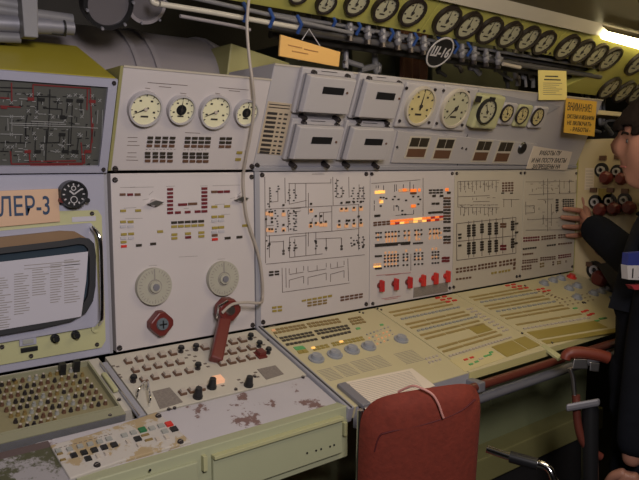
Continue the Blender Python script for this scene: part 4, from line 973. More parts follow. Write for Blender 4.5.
# rails in front of / under the right desks
yr = DK.W(0, bfr)[1] - .028
RP = PL((0, yr, .8), (1, 0, 0), (0, 0, 1))
p0 = RP.px(470, 388.5); p1 = RP.px(562, 359.5); zr = (p0.z + p1.z) / 2
tag(MB().tube([(1.08, yr, zr), (p1.x, yr, zr)], .011, 14).build('desk_edge_rail', RAIL, smooth=True), 'red-brown tubular rail running along the desk front', 'rail')
tag(MB().tube([(p1.x + .06, yr, zr), (2.3, yr, zr)], .011, 14).build('desk_edge_rail', RAIL, smooth=True), 'red-brown tubular rail behind the red armrest', 'rail')
RP2 = PL((0, yr + .012, .8), (1, 0, 0), (0, 0, 1)); q0 = RP2.px(480, 397); q1 = RP2.px(562, 371); zg = (q0.z + q1.z) / 2
tag(MB().tube([(1.05, yr + .012, zg), (2.3, yr + .012, zg)], .013, 14).build('support_rail', DSTEEL, smooth=True), 'grey steel rail below the red-brown rail', 'rail')
B0, B1, B2, B3 = DK.px(541, 345.5, .002), DK.px(545, 344, .002), RP.px(563, 356, .012), RP.px(558, 358.5, .012)
tag(MB().poly([p - Vector((0, 0, .008)) for p in (B0, B1, B2, B3)], [B0, B1, B2, B3]).build('rail_bracket', YG, bevel=.001), 'pale yellow bracket carrying the desk rails', 'bracket')
b_ = DK.at(455, 372)
tag(MB().wbox(xc - .012, xc + .012, yr - .012, DK.W(0, bfr)[1] + .002, zr - .012, zr + .012).build('rail_clamp', DSTEEL, bevel=.003), 'steel clamp holding the red-brown rail beside the red chair back', 'clamp')
# lower cabinet under right desks
LC = PL((0, -.08, .5), (1, 0, 0), (0, 0, 1))
t = thing('under_desk_cabinet', 'olive louvred cabinet in the shade under the right desk', 'cabinet', (1.6, -.1, 0))
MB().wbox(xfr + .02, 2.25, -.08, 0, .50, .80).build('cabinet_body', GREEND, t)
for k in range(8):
    MB().box(LC, 1.42, 1.56, .04 + k * .028, .05 + k * .028, 0, .006).build('louvre_slat', GREEND, t)
MB().box(LC, 1.62, 1.626, 0, .29, 0, .004).build('door_seam', SEAM, t); MB().box(LC, 1.68, 1.72, .12, .2, 0, .008).build('latch_plate', GREEND, t)
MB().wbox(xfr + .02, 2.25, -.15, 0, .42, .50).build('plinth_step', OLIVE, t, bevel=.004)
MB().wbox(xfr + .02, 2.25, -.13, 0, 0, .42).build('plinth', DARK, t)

# ================================================================== RIGHT SIDE PANEL with connectors
t = thing('side_panel', 'cream side panel with black-ringed red-brown connector knobs behind the person', 'panel', SIDE.W(.2, 0))
CREAM = mat('cream_side_enamel', (.56, .46, .27), .45, var=.07)
at = SIDE.at(583, 139.5)
MB().box(SIDE, 0, .85, -.2, at[1], -.04, 0).build('face_panel', CREAM, t, bevel=.001)
for x, y, rk, cap in [(604.5, 178, 6.5, (603.5, 158)), (620, 179, 6.0, (618.5, 157)), (636, 178, 6, (634, 157)), (598.5, 210, 6.5, (594, 190)), (612.5, 209, 6.5, (611, 190)), (627.5, 208, 6.5, (625.5, 191)), (600, 249, 6.5, (598, 236)), (598, 279, 8, (590, 264))]:
    a, b = SIDE.at(x - 3, y - 3); j = SIDE.jac(x, y)[1]; r = rk / j
    g = MB().disc(SIDE, a, b + r * .75, r * 1.15, 0, .003, n=22).build('connector_collar', BLACK, t, smooth=True)
    MB().ring(SIDE, a, b + r * .75, r * .35, r * .62, .003, .012, 22).build('white_ring', CLOTHW, g, smooth=True)
    a2, b2 = SIDE.at(x, y, .03); q = SIDE.off(.003)
    k = MB()
    k.disc(q, a2, b2, r * .9, 0, .022, r * 1.1, n=10).disc(q, a2, b2, r * 1.1, .022, .036, r * .7, n=10)
    k.build('red_brown_knob', MAROON, g, bevel=.002)
    a3, b3 = SIDE.at(*cap); MB().box(SIDE, a3 - .012, a3 + .012, b3 - .008, b3 + .008, 0, .008).build('warning_tab', BRN, g)
MB().box(SIDE, *SIDE.rect(605, 196, 13, 15), 0, .003).build('green_plate', GRN if 0 else AMBY, t, label='olive plate between the knobs')
tb_ = MB().box(SIDE, *SIDE.rect(589.5, 179, 9, 22), 0, .001).build('printed_label', PAPERC, t)
lines(SIDE, [[(586, 171 + k * 3), (593, 171 + k * 3)] for k in range(7)], .001, INKB, t, 'printed_captions', h=.0016)
a, b = SIDE.at(612, 264); a2, b2 = SIDE.at(640, 296)
MB().prism(SIDE, [SIDE.at(604, 263), SIDE.at(640, 256), SIDE.at(640, 300), SIDE.at(622, 293)][::-1], 0, .05).build('black_cover_box', BLACK, t, bevel=.003)
tag(MB().wbox(2.27, 2.9, -.06, .05, ZT + .19, ZT + .205).build('shelf_strip', CREAM), 'thin ledge above the side panel', 'ledge')

# ================================================================== OVERHEAD GAUGE BANKS
bank_edges = [UP.at(0, 0)[0], ]
x_a = GB.at(250, -4)[0]; x_b = GB.at(420, 32)[0]; x_c = GB.at(543.5, 58)[0]; x_d = GB.at(607, 70)[0]
x_a = .72
BH = .135
gl = [('near overhead yellow-green gauge bank above the wooden board', x_a, x_b), ('middle overhead yellow-green gauge bank of six dark-faced gauges', x_b, x_c), ('far overhead yellow-green gauge bank of four bright gauges under the lamp glare', x_c, x_d)]
gp = [[(298, -8, 20), (325, 2, 20), (355.5, 2, 24), (384, 7, 26), (411.5, 11, 27)],
      [(446, 19, 28), (467.5, 24.5, 26.5), (488.5, 29.5, 26), (508.5, 33.5, 25), (527, 37.5, 24), (543, 41.5, 23)],
      [(566, 46, 24), (581, 50.5, 23.5), (595, 54.5, 23), (609, 58, 23)]]
for (lb, x0, x1), gs in zip(gl, gp):
    t = thing('gauge_bank', lb, 'gauge panel', GB.W(x0, 0))
    MB().box(GB, x0 + .001, (x1 if x1 != x_d else x1 - .0) - .001, 0, BH, -.06, 0).build('bank_face', GYG, t, bevel=.002)
    for x, y, h in gs:
        gg = gauge(GB, x, y, h, t, dial=DIALG if h < 28.5 else DIAL, rim=mat('dark_brown_rim', (.02, .014, .012), .4), h=.012, ang=100, name='pressure_gauge')
    ws = [(x0 + .012, .01), (x1 - .012, .01)]
    for a, b in ws: MB().disc(GB, a, b, .004, 0, .003, n=12).build('screw', SCREW, t)
# white-rimmed lettering: extra lower bank on the right
t = thing('gauge_bank', 'overhead gauge bank at the right edge with gauges in two rows', 'gauge panel', GB.W(x_d, 0))
lowb = GB.at(575, 98)[1]
MB().prism(GB, [(x_d - .20, GB.at(563, 92)[1]), (x_d + .9, GB.at(563, 92)[1] ), (x_d + .9, BH), (x_d, BH), (x_d, -.002)], -.05, -.001).build('bank_face', GYG, t, bevel=.002)
for x, y, h in [(637, 62, 24), (608.5, 87.5, 21), (623, 91, 21), (637, 92, 21)]:
    gauge(GB, x, y, h, t, dial=DIALG, rim=MATS['dark_brown_rim'], h=.012, ang=100, name='pressure_gauge')
# glowing panel put on the trim strip as the lamp's glare
t = thing('glare_lamp', 'glowing panel standing for the lamp glare above the far gauge bank', 'lamp', (2.15, -.25, 1.9))
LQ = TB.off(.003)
MB().prism(LQ, [LQ.at(606, 28.5), LQ.at(700, 52), LQ.at(700, 65), LQ.at(600, 37)][::-1], 0, .012).build('glare_panel', GLARE, t)
MB().prism(LQ, [LQ.at(602, 25), LQ.at(700, 49), LQ.at(700, 52), LQ.at(604, 28)][::-1], 0, .018).build('glare_panel_edge', CEILP, t)

# ================================================================== overhead pipes, duct, hoses
DR, DY, DZ = .225, .36, 1.475
t = thing('ventilation_duct', 'big round grey ventilation duct with clamp bands behind the left cabinets', 'duct', (.5, DY, DZ))
MB().tube([(-1.4, DY, DZ), (.93, DY, DZ), (.97, DY, DZ)], [DR, DR, DR * .93], 40).build('duct_body', DUCT, t, smooth=True)
for x in (.66, .71, .90): MB().tube([(x, DY, DZ), (x + .012, DY, DZ)], DR + .006, 40).build('clamp_band', DUCT, t, smooth=True)
for x, z_ in ((.60, 1.73),):
    pass
tg = [((108, 4), 26, .06), ((146, 3), 21, .10)]
for i, ((x, y), h, yy) in enumerate(tg):
    v = Vector((.0, -.75, .66)).normalized(); q = PL((0, yy, 1.60), (1, 0, 0), (0, -.45, .89)); 
    a, b = q.at(x, y); r = h / q.jac(x, y)[1] 
    t = thing('round_hatch_cover', ['round dark glossy rimmed cover above the duct, left of the other', 'round grey rimmed cover at the top edge above the duct'][i], 'cover', q.W(a, b))
    MB().disc(q, a, b, r * .85, -.03, 0, n=32).build('cover_disc', mat('dark_cover_paint', (.11, .10, .105), .3, var=.2), t, smooth=True)
    MB().ring(q, a, b, r * .82, r, -.02, .006, 36).build('rim', BLACK if i == 0 else DUCT, t, smooth=True)
    for k in range(6):
        A = k * math.pi / 3 + .3; MB().disc(q, a + r * .91 * math.cos(A), b + r * .91 * math.sin(A), r * .06, .012, .018, n=8).build('bolt', DSTEEL, t)
# actuator upper left
q = PL((0, .05, 1.6), (1, 0, 0), (0, 0, 1))
t = thing('valve_actuator', 'grey valve actuator with bracket plate and cylinder at the top left', 'actuator', q.px(30, 30))
MB().prism(q, quad(q, [(16, -12), (33, -12), (34, 40), (20, 39)])[::-1], 0, .03).build('bracket_plate', DUCTL, t, bevel=.002)
def cyl(x0, y0, x1, y1, r, nm, m): MB().tube([q.px(x0, y0, -.01), q.px(x1, y1, -.01)], r, 16).build(nm, m, t, bevel=0, smooth=True)
cyl(-30, 6, 72, 20, .012, 'guide_bar', DUCTL); cyl(-30, 22, 50, 26, .016, 'piston_sleeve', DSTEEL); cyl(49, 26, 73, 28, .014, 'piston_head', DSTEEL); cyl(62, 27.2, 64, 27.3, .0165, 'ring', BLACK); cyl(-30, 36, 20, 38, .010, 'lower_bar', DUCTL); cyl(34, 31, 66, 35, .003, 'thin_rod', BLACK)
cyl(-30, -2, 18, 6, .014, 'upper_bar', DUCTL)
# olive box
q = PL((0, .13, 1.5), (1, 0, 0), (0, 0, 1))
c = quad(q, [(231, 43), (290, 63), (290, 95), (225, 90)])
tag(MB().prism(q, c[::-1], -.10, 0).build('junction_box', OLIVE, bevel=.003), 'olive painted box with sloping top right of the big duct', 'box')
# long overhead white pipes
q = PL((0, -.02, 1.7), (1, 0, 0), (0, 0, 1))
for i, (pts, r, m, lb) in enumerate([([(160, 4), (210, 12), (254, 20), (300, 28)], .006, BEAM, 'pale thin pipe running below the first gauge bank'),
                                     ([(152, -4), (153, 2), (158, 4)], .006, BEAM, 'short bent end of a pale pipe at the top edge'),
                                     ([(190, -3), (230, 6), (262, 13), (310, 24), (352, 33)], .005, DUCTL, 'grey thin pipe just above the pale pipe'),
                                     ([(180, 16), (235, 26), (250, 30)], .004, DUCT, 'dark thin pipe below the pale pipe')]):
    tag(MB().tube(smooth_path([q.px(*p) for p in pts], 4), r, 10).build('thin_pipe', m, smooth=True), lb, 'pipe')
# clutter between gauge banks and consoles
MANI = mat('dark_manifold_paint', (.10, .095, .10), .45, .2, var=.2)
def line_y(x): return 31 + (x - 419) * .2045 + 2      # lower edge of gauge banks
rr = random.Random(21)
for i, (off, dy, r, m, lb) in enumerate([(.06, 7, .007, MANI, 'upper grey manifold pipe under the gauge banks'), (.04, 13, .009, MANI, 'middle grey manifold pipe under the gauge banks'), (.09, 19, .010, HULL, 'dark manifold pipe lowest under the gauge banks'), (.03, 3, .005, DUCTL, 'thin pale manifold pipe hugging the gauge banks')]):
    q = PL((0, off, 1.6), (1, 0, 0), (0, 0, 1))
    pa, pb = q.px(300, line_y(300) + dy), q.px(600, line_y(600) + dy)
    zm = (pa.z + pb.z) / 2
    tag(MB().tube([(q.px(270, 10)[0], off, zm), (pb.x, off, zm)], r, 12).build('manifold_pipe', m, smooth=True), lb, 'pipe')
ORD = 'first second third fourth fifth sixth seventh eighth ninth tenth eleventh twelfth thirteenth fourteenth fifteenth sixteenth seventeenth eighteenth nineteenth twentieth twenty-first twenty-second twenty-third twenty-fourth twenty-fifth'.split()
vx = [350, 368, 383, 398, 411, 424, 448, 462, 474, 486, 498]
q = PL((0, .02, 1.6), (1, 0, 0), (0, 0, 1))
for i, x in enumerate(vx):
    y = line_y(x) + 9; P0 = q.px(x, y)
    t = thing('small_valve', 'small grey valve with dark cap, %s from the left under the gauge banks' % ORD[i], 'valve', P0, 'valves under the gauge banks')
    MB().tube([P0 + Vector((0, 0, .02)), P0 - Vector((0, 0, .012)), P0 - Vector((0, 0, .022))], [.007, .011, .006], 10).build('valve_body', DSTEEL, t)
    MB().tube([P0 - Vector((0, 0, .022)), P0 - Vector((0, 0, .034))], .009, 8).build('valve_cap', SCREW, t)
    MB().tube([P0 + Vector((-.016, -.004, .0)), P0 + Vector((.016, -.004, .0))], .0055, 8).build('side_port', DSTEEL, t)
for i, x in enumerate([246, 272, 300, 334, 359, 392, 416, 440, 457, 470]):
    y = line_y(x) + 6 if x > 320 else (11 + (x - 240) * .23)
    yy = .0 if x > 320 else -.03
    q2 = PL((0, yy, 1.6), (1, 0, 0), (0, 0, 1)); P0 = q2.px(x, y)
    tag(MB().tube([P0 + Vector((0, .01, .022)), P0 + Vector((0, -.006, 0)), P0 + Vector((0, .01, -.018))], .0045, 8).build('pipe_clamp', CLAMP, smooth=True), 'blue strap round the thin pipes under the gauge banks, %s from the left' % ORD[i], 'clamp', 'blue pipe straps')
for i, (x0, y0, x1, y1, dr) in enumerate(sorted([(295, 34, 300, 60, 0), (310, 30, 312, 62, 4), (325, 32, 333, 52, -6), (340, 42, 322, 56, 4), (346, 55, 362, 66, 0), (375, 60, 360, 70, 3), (505, 70, 508, 88, 2), (515, 68, 518, 86, 3), (522, 67, 526, 87, 3), (530, 68, 533, 88, 3), (495, 60, 512, 80, 2), (571, 66, 573, 92, 3), (580, 70, 583, 96, -3), (588, 95, 602, 112, 2), (596, 92, 612, 120, 4), (600, 112, 612, 134, 4), (604, 122, 622, 120, 3), (592, 130, 612, 128, 3), (586, 120, 600, 132, -4), (470, 58, 480, 74, 3), (455, 55, 462, 72, 3), (440, 62, 446, 76, -3)])):
    q2 = PL((0, (.12 if x0 < 560 else .20) + (i % 4) * .03, 1.6), (1, 0, 0), (0, 0, 1))
    pts = [Vector((q2.px(x0, y0).x - .02, q2.px(x0, y0).y, 2.10)), q2.px(x0, y0), q2.px(x0 + dr, (y0 + y1) / 2), q2.px(x1, y1)]
    tag(MB().tube(smooth_path(pts, 6), .0055 + .002 * (i % 3), 8).build('bent_hose', [DSTEEL, DUCTL, HULL, DUCT][i % 4], smooth=True), 'short bent hose in the gap below the gauge banks, %s from the left' % ORD[i], 'hose', 'bent hoses below the gauge banks')
q = PL((0, .30, 1.6), (1, 0, 0), (0, 0, 1))
mb = MB(); a0 = q.at(400, 70)[0]; a1 = q.at(428, 78)[0]; n = 16
pts = [(a0 + (a1 - a0) * i / n, math.sin(i * 1.4) * .006) for i in range(n + 1)]
b0, b1 = q.at(410, 90)[1], .498
mb.poly([q.W(a, b0, h) for a, h in pts] + [q.W(a, b0, h - .003) for a, h in pts[::-1]], [q.W(a, b1, h) for a, h in pts] + [q.W(a, b1, h - .003) for a, h in pts[::-1]])
tag(mb.build('hanging_curtain', CURT, smooth=True), 'small brown curtain hanging in the gap behind the meter console', 'curtain')
q = PL((0, .38, 1.6), (1, 0, 0), (0, 0, 1))
for (xa_, xb_, lb) in ((352, 396, 'dim green equipment box behind the meter console, left of the brown curtain'), (432, 520, 'dim green equipment box behind the meter console, right of the brown curtain'), (285, 345, 'dim green equipment box behind the wooden board')):
    a0, b0 = q.at(xa_, 100); a1, b1 = q.at(xb_, 45)
    tag(MB().box(q, a0, a1, b0, b1 - .02, -.54, 0).build('equipment_box', mat('dim_green_box', (.10, .105, .07), .6, var=.15), bevel=.004), lb, 'box')
q = PL((0, .02, 1.6), (1, 0, 0), (0, 0, 1))
tag(MB().tube([q.px(503, 64), q.px(520, 67.5)], .006, 12).build('white_tube', BTN, smooth=True), 'short white tube end among the hoses', 'tube')

# round sign
q = PL(cam_pt(440, 52, 1.90), (1, 0, 0), (0, -.25, .97))
q = PL((0, -.06, 1.6), (1, 0, 0), (0, -.62, .78))
a, b = q.at(440, 52.5); r = 15 / q.jac(440, 52)[1]
t = thing('round_sign', 'round black sign with white ring and lettering hanging below the gauge banks', 'sign', q.W(a, b))
MB().disc(q, a, b, r, -.004, 0, n=36).build('sign_plate', BLACK, t)
MB().ring(q, a, b, r * .90, r, 0, .0015, 40).build('white_ring', CLOTHW, t)
text_obj('Ш-16', q, a, b, r * .84, CLOTHW, t, h=.001, sx=.82, bold=.0009)
# wooden board
q = PL((0, -.13, 1.6), (1, 0, 0), (0, -.15, .98))
q = PL((0, -.11, 1.6), (1, 0, 0), (0, -.12, .99))
t = tag(MB().prism(q, quad(q, [(281, 34.5), (340.5, 52), (339, 67), (279.5, 56)])[::-1], -.006, 0).build('wooden_board', WOOD, bevel=.001), 'tilted varnished wooden board hanging above the first digital meter', 'board')
lines(q, [[(288, 45), (302, 48)], [(304, 49), (318, 52)], [(292, 51), (308, 54)]], .0022, mat('faded_brown_writing', (.35, .17, .05), .6), t, 'faded_writing')
o = tag(MB().tube([q.px(302, 40), q.px(309, 29), q.px(320, 46)], .0012, 6).build('hanging_string', CLOTHW), 'white string holding the wooden board', 'string')
# notices
q = PL((0, -.10, 1.6), (1, 0, 0), (0, 0, 1))
def notice(q, c, m, label, lns=None, nm='paper_notice'):
    t = tag(MB().prism(q, quad(q, c)[::-1], 0, .0015).build(nm, m), label, 'notice'); return t
t = notice(q, [(538, 70), (566, 71), (566.5, 100), (538.5, 100)], PAPERY, 'pale yellow typed notice hanging above the small panel meters')
lines(q.off(.0015), [[(545, 76.2), (558, 76.5)], [(544, 79.5), (560.5, 80)]], .0040, INK, t, 'heading', h=.0005)
lines(q.off(.0015), [[(543, 83 + k * 1.9), (562 - (k % 3) * 3, 83.4 + k * 1.9)] for k in range(7)], .0014, INKB, t, 'typed_lines', h=.0005)
q = PL((0, -.115, 1.6), (1, 0, 0), (0, -.1, .995))
t = notice(q, [(566, 98), (596.5, 101.5), (594, 136.5), (563.5, 132.5)], ORNG, 'orange warning card with black lettering over the right end of the console', nm='warning_card')
def tx(s, x, y, hpx, wpx, m, q=q, t=t):
    a, b = q.at(x, y); ju, jv = q.jac(x, y)
    o = text_obj(s, q, a, b, hpx / jv * 1.35, m, t, h=.0018, depth=.0002, bold=.0004)
    xs = [(v.co + ROOT[t.name] - q.p).dot(q.u) for v in o.data.vertices]; wd = max(xs) - min(xs); k = (wpx / ju) / wd; mid = (max(xs) + min(xs)) / 2
    for v in o.data.vertices:
        c = (v.co + ROOT[t.name] - q.p).dot(q.u); v.co += q.u * ((c - mid) * (k - 1))
tx('ВНИМАНИЕ!', 579.5, 108, 8, 24, INK); tx('СИСТЕМА И МЕХАНИЗМ', 580.5, 117.5, 4, 27, INK); tx('НЕ ВКЛЮЧАТЬ', 579, 123.8, 4, 24, INK); tx('- РАБОТЫ -', 580, 130, 4, 20, INK)
q = UP.off(.006)
t = notice(q, [(533.5, 146), (572, 152), (566.5, 170), (526, 168.5)], PAPERC, 'white paper with bold black words tucked at the end of the console')
for s, x, y, wp in (('РАБОТЫ ПУ', 550, 153.2, 21), ('И НА ПОСТУ ВАХТЫ', 549, 160.5, 34), ('ЗАПРЕЩЕНЫ НА', 546, 166.7, 28)): tx(s, x, y, 4.4, wp, INK, q, t)

# ================================================================== HANDSET and cord
q = WALL.off(.034)
a, b = q.at(227.5, 309.5); r = 14.2 / q.jac(227, 309)[1]
t = thing('telephone_handset', 'red-brown handset hung on the right octagonal knob, handle down to the keys', 'telephone handset', q.W(a, b, -.012))
MB().disc(q, a, b, r * .90, -.014, .012, r * .84, n=8, ph=.3).build('earpiece', MAROON, t, bevel=.004)
MB().disc(q, a, b, r * .38, .012, .018, r * .3, n=18).build('earpiece_cap', STEEL, t, smooth=True)
P0 = q.px(225, 318); P1 = WALL.px(214.5, 359, .055) ; 
P1 = DK.px(215.5, 361, .006)
d = (P1 - P0); side = Vector((1, 0, 0)); wv = d.normalized(); side = (side - wv * side.dot(wv)).normalized(); nn = side.cross(wv)
def loop(P, w_, th): return [P + side * w_ + nn * th, P - side * w_ + nn * th, P - side * w_ - nn * th, P + side * w_ - nn * th]
wA = 5.2 / q.jac(225, 318)[0]; wB = 5.4 / q.jac(215, 358)[0]
MB().poly(loop(P0, wA, .009), loop(P1, wB, .011)).build('handle', MAROON, t, bevel=.004)
MB().tube([q.px(217, 318.5, .004), q.px(219, 306, .013), q.px(228, 301, .016)], .0025, 8).build('wire_clip', CHROME, t, smooth=True)
cq = WALL.off(.05)
pts = [cq.px(222, 313), cq.px(232, 304.5), cq.px(246, 302.5), cq.px(260, 303)] + [WALL.px(x, y, .012) for x, y in ((262.5, 298), (262.5, 283), (260, 262), (254, 240), (247, 218), (244, 195), (243.5, 175))] + [UP.px(x, y, .016) for x, y in ((246, 158), (250, 138), (253, 118), (254, 100), (252.5, 82))]
q3 = PL((0, UP.px(252, 80, .016).y, 1.6), (1, 0, 0), (0, 0, 1))
pts += [q3.px(250, 64), q3.px(248, 44), q3.px(247, 26), q3.px(248, 8), q3.px(250, -12)]
tag(MB().tube(smooth_path(pts, 6), .0034, 8).build('handset_cord', CORDM, smooth=True), 'long beige cord hanging from overhead down to the handset', 'cord')

# ================================================================== CHAIRS
# chair back basis: faces the desk; seen from behind
dC = 1.27
tl = cam_pt(361, 409, dC - .01); tr_ = cam_pt(484, 397, dC + .03)
cu_ = (tr_ - tl); cu_.z = 0; W_ = cu_.length * .985; cu_.normalize(); cn = Vector((cu_.y, -cu_.x, 0))       # towards the viewer
lean = Vector((0, 0, 1)) + cn * .10; lean.normalize()
CPn = PL(cam_pt(423, 440, dC + .0), cu_, lean)
t = thing('operator_chair', 'red upholstered operator chair with chrome armrest in front of the desk', 'chair', CPn.p - Vector((0, 0, CPn.p.z)))
bm = bmesh.new(); nx, nz = 26, 26
hh_ = .31; topb = CPn.at(430, 388)[1]
def sup(s, e=3.2): return (1 - abs(s) ** e) ** (1 / e)
grid_v = {}
for side_ in (0, 1):
    for i in range(nx + 1):
        for j in range(nz + 1):
            s = -1 + 2 * i / nx; v = -1 + 2 * j / nz
            # rounded-rectangle mapping
            k = 1 / max(1e-6, (abs(s) ** 6 + abs(v) ** 6) ** (1 / 6)) * max(abs(s), abs(v)) if (s or v) else 1
            X = s * k * W_ / 2; 
            X = X * (1 - .0 * v); Y = v * k * hh_ / 2
            ed = max(abs(s), abs(v)); th = .024 * (1 - ed ** 6) ** .5 if ed < 1 else 0
            top_slope = .012 * s
            b = topb - hh_ / 2 + Y + top_slope * (v + 1) / 2 - .012 * (v > 0) * v * s * s
            curve = .018 * (s * s)
            z_ = (th if side_ == 0 else -th) - curve
            grid_v[side_, i, j] = CPn.W(X, b, z_)
mb = MB(); idx = {}
for kx, p in grid_v.items(): idx[kx] = len(mb.v); mb.v.append(p)
for sd in (0, 1):
    for i in range(nx):
        for j in range(nz): mb.f.append([idx[sd, i, j], idx[sd, i + 1, j], idx[sd, i + 1, j + 1], idx[sd, i, j + 1]]); mb.m.append(0)
for o_ in [mb]: pass
bk = mb.build('backrest', REDC, t, smooth=True)
# piping seam on the back (raised line) and frame
sq = []
for s, v in [(-.80, -1.0), (-.80, .25), (-.74, .45), (-.60, .52), (0, .62), (.5, .72), (.8, .84)]:
    sq.append(CPn.W(s * W_ / 2, topb - hh_ / 2 + v * hh_ / 2, .0235 * (1 - max(abs(s), abs(v)) ** 6) ** .5 - .018 * s * s - .0005) if max(abs(s), abs(v)) < 1 else CPn.W(s * W_ / 2, topb - hh_ + .004, -.01))
MB().tube(smooth_path(sq[1:], 6), .0018, 6).build('seam_piping', mat('dark_red_piping', (.09, .008, .008), .8), bk, smooth=True)
MB().tube([CPn.W(-W_ / 2 + .004, topb - .05, -.030), CPn.W(-W_ / 2 + .004, topb - hh_ - .12, -.024)], .006, 10).build('side_tube', STEEL, t, smooth=True)
MB().tube([CPn.W(W_ / 2 - .004, topb - .05, -.030), CPn.W(W_ / 2 - .004, topb - hh_ - .12, -.024)], .006, 10).build('side_tube', DSTEEL, t, smooth=True)
sz = topb - hh_ - .13; fw = -cn
sp = CPn.W(0, sz, 0); sp = Vector((sp.x, sp.y, .50))
c_ = sp + fw * .12
def hbox(c, hx, hy, z0, z1, nm, m, bev): 
    L0 = [c + cu_ * sx + fw * sy for sx, sy in ((-hx, -hy), (hx, -hy), (hx, hy), (-hx, hy))]
    return MB().poly([Vector((p.x, p.y, z0)) for p in L0], [Vector((p.x, p.y, z1)) for p in L0]).build(nm, m, t, bevel=bev)
hbox(c_, .15, .13, .44, .52, 'seat', REDC, .025)
MB().tube([(c_.x, c_.y, .05), (c_.x, c_.y, .44)], .03, 16).build('pedestal_tube', DSTEEL, t, smooth=True)
MB().tube([(c_.x, c_.y, 0), (c_.x, c_.y, .05)], [.2, .17], 24).build('base_plate', BLACK, t)
q0 = cam_pt(487, 449, 1.33); q1 = cam_pt(520, 460, 1.30); q2 = cam_pt(545, 466, 1.28); q3_ = cam_pt(553, 478, 1.27); q4 = cam_pt(556, 500, 1.27)
ar_ = MB().tube(smooth_path([q0, q1, q2, q3_, q4, Vector((q4.x - .02, q4.y + .05, .55))], 5), .0075, 12).build('armrest_tube', CHROME, t, smooth=True)
MB().tube([q1.lerp(q0, .3), q2.lerp(q1, .3)], .0115, 12).build('armrest_grip', BLACK, ar_, smooth=True)
# pink cord over the back
pts = [CPn.px(398, 392, -.02), CPn.px(412, 386, .0), CPn.px(422, 388.5, .012), CPn.px(432, 394, .022), CPn.px(438, 403, .027), CPn.px(442, 414, .029), CPn.px(443.5, 418, .029)]
tag(MB().tube(smooth_path(pts, 6), .0022, 8).build('pink_cord', PINK, smooth=True), 'pale pink cord draped over the top of the red chair back', 'cord')

# second chair, mostly hidden by the person
dd = 1.66
t = thing('operator_chair', 'dark chair with a red armrest pad in front of the person', 'chair', Vector((cam_pt(588, 400, dd).x, cam_pt(588, 400, dd).y, 0)))
pth = [cam_pt(565, 360, dd), cam_pt(568, 354, dd), cam_pt(580, 352.5, dd), cam_pt(598, 355, dd), cam_pt(608, 358, dd)]
MB().tube(smooth_path(pth, 5), [.008] + [.013] * 5 + [.015] * (len(smooth_path(pth, 5)) - 6), 14).build('armrest_pad', mat('orange_red_vinyl', (.15, .026, .012), .5, var=.15), t, smooth=True)
pp = PL(cam_pt(588, 366, dd - .0), R, U)
def cb(x0, y0, x1, y1, x2, y2, x3, y3, th, nm, m, bev=.002): return MB().poly([cam_pt(x, y, dd + th) for x, y in ((x0, y0), (x1, y1), (x2, y2), (x3, y3))], [cam_pt(x, y, dd - th) for x, y in ((x0, y0), (x1, y1), (x2, y2), (x3, y3))]).build(nm, m, t, bevel=bev)
cb(572, 369, 588, 369, 587, 359, 574, 359, .012, 'armrest_bracket', STEEL); cb(589.5, 371, 599, 372, 600, 363, 590, 362, .012, 'armrest_bracket', STEEL)
MB().tube(smooth_path([cam_pt(570, 368, dd), cam_pt(573, 378, dd), cam_pt(574, 389, dd), cam_pt(575, 400, dd)], 4), .006, 10).build('arm_tube', STEEL, t, smooth=True)
MB().tube(smooth_path([cam_pt(576, 395, dd), cam_pt(578, 425, dd), cam_pt(585, 445, dd), cam_pt(601, 457, dd)], 5), .010, 12).build('curved_tube', RAIL, t, smooth=True)
cb(566, 412, 600, 406, 600, 398, 566, 404, .03, 'swivel_head', DSTEEL, .006)
MB().tube([cam_pt(590, 404, dd), cam_pt(590, 480, dd)], .02, 14).build('pedestal_tube', BLACK, t, smooth=True)
b_ = cam_pt(590, 480, dd); MB().tube([b_, (b_.x, b_.y, .03)], .022, 14).build('pedestal_tube', BLACK, t, smooth=True)
MB().tube([(b_.x, b_.y, 0), (b_.x, b_.y, .04)], [.16, .13], 24).build('base_plate', BLACK, t)

# ================================================================== PERSON
def skin(name, joints, edges_, m, parent, root=0, sub=2, base=Vector()):
    me = bpy.data.meshes.new(name); me.from_pydata([Vector(j[0]) - base for j in joints], edges_, [])
    o = bpy.data.objects.new(name, me); COL.objects.link(o)
    if parent: o.parent = parent
    md = o.modifiers.new('skin', 'SKIN'); md.use_smooth_shade = True
    for i, v in enumerate(me.skin_vertices[0].data):
        r = joints[i][1]; v.radius = (r, r) if not isinstance(r, tuple) else r
        v.use_root = (i == root)
    sb = o.modifiers.new('sub', 'SUBSURF'); sb.levels = sub; sb.render_levels = sub
    me.materials.append(m)
    return o
hd = 1.78
HC = cam_pt(664, 144, hd)                         # head centre
face = (-R * .88 + F * .46); face.z = 0; face.normalize()
left = Vector((0, 0, 1)).cross(face)
pel = cam_pt(656, 345, 1.84); pel.z = .86
neck = HC - Vector((0, 0, .15)) - face * .035
chest = neck - Vector((0, 0, .16)) - face * .0
PB = Vector((pel.x, pel.y, 0))
person = thing('person', 'person in dark navy work clothes reaching a hand to the last mimic panel', 'person', PB)
shR = left                                         # person's left side is away from viewer side
away = left if left.dot(F) > 0 else -left
s1 = neck + away * .16 - Vector((0, 0, .075)); s2 = neck - away * .16 - Vector((0, 0, .075))
wr = WALL.px(590, 224, .09)
el = cam_pt(645, 272, 2.08)
# near arm hangs down
e2 = cam_pt(652, 335, 1.74); w2 = cam_pt(630, 468, 1.72)
kn1 = pel + face * .03 + away * .10 - Vector((0, 0, .42)); kn2 = pel + face * .02 - away * .08 - Vector((0, 0, .42))
an1 = Vector((kn1.x, kn1.y, .08)) - face * .06; an2 = Vector((kn2.x, kn2.y, .08)) - face * .06
waist = pel.lerp(chest, .45)
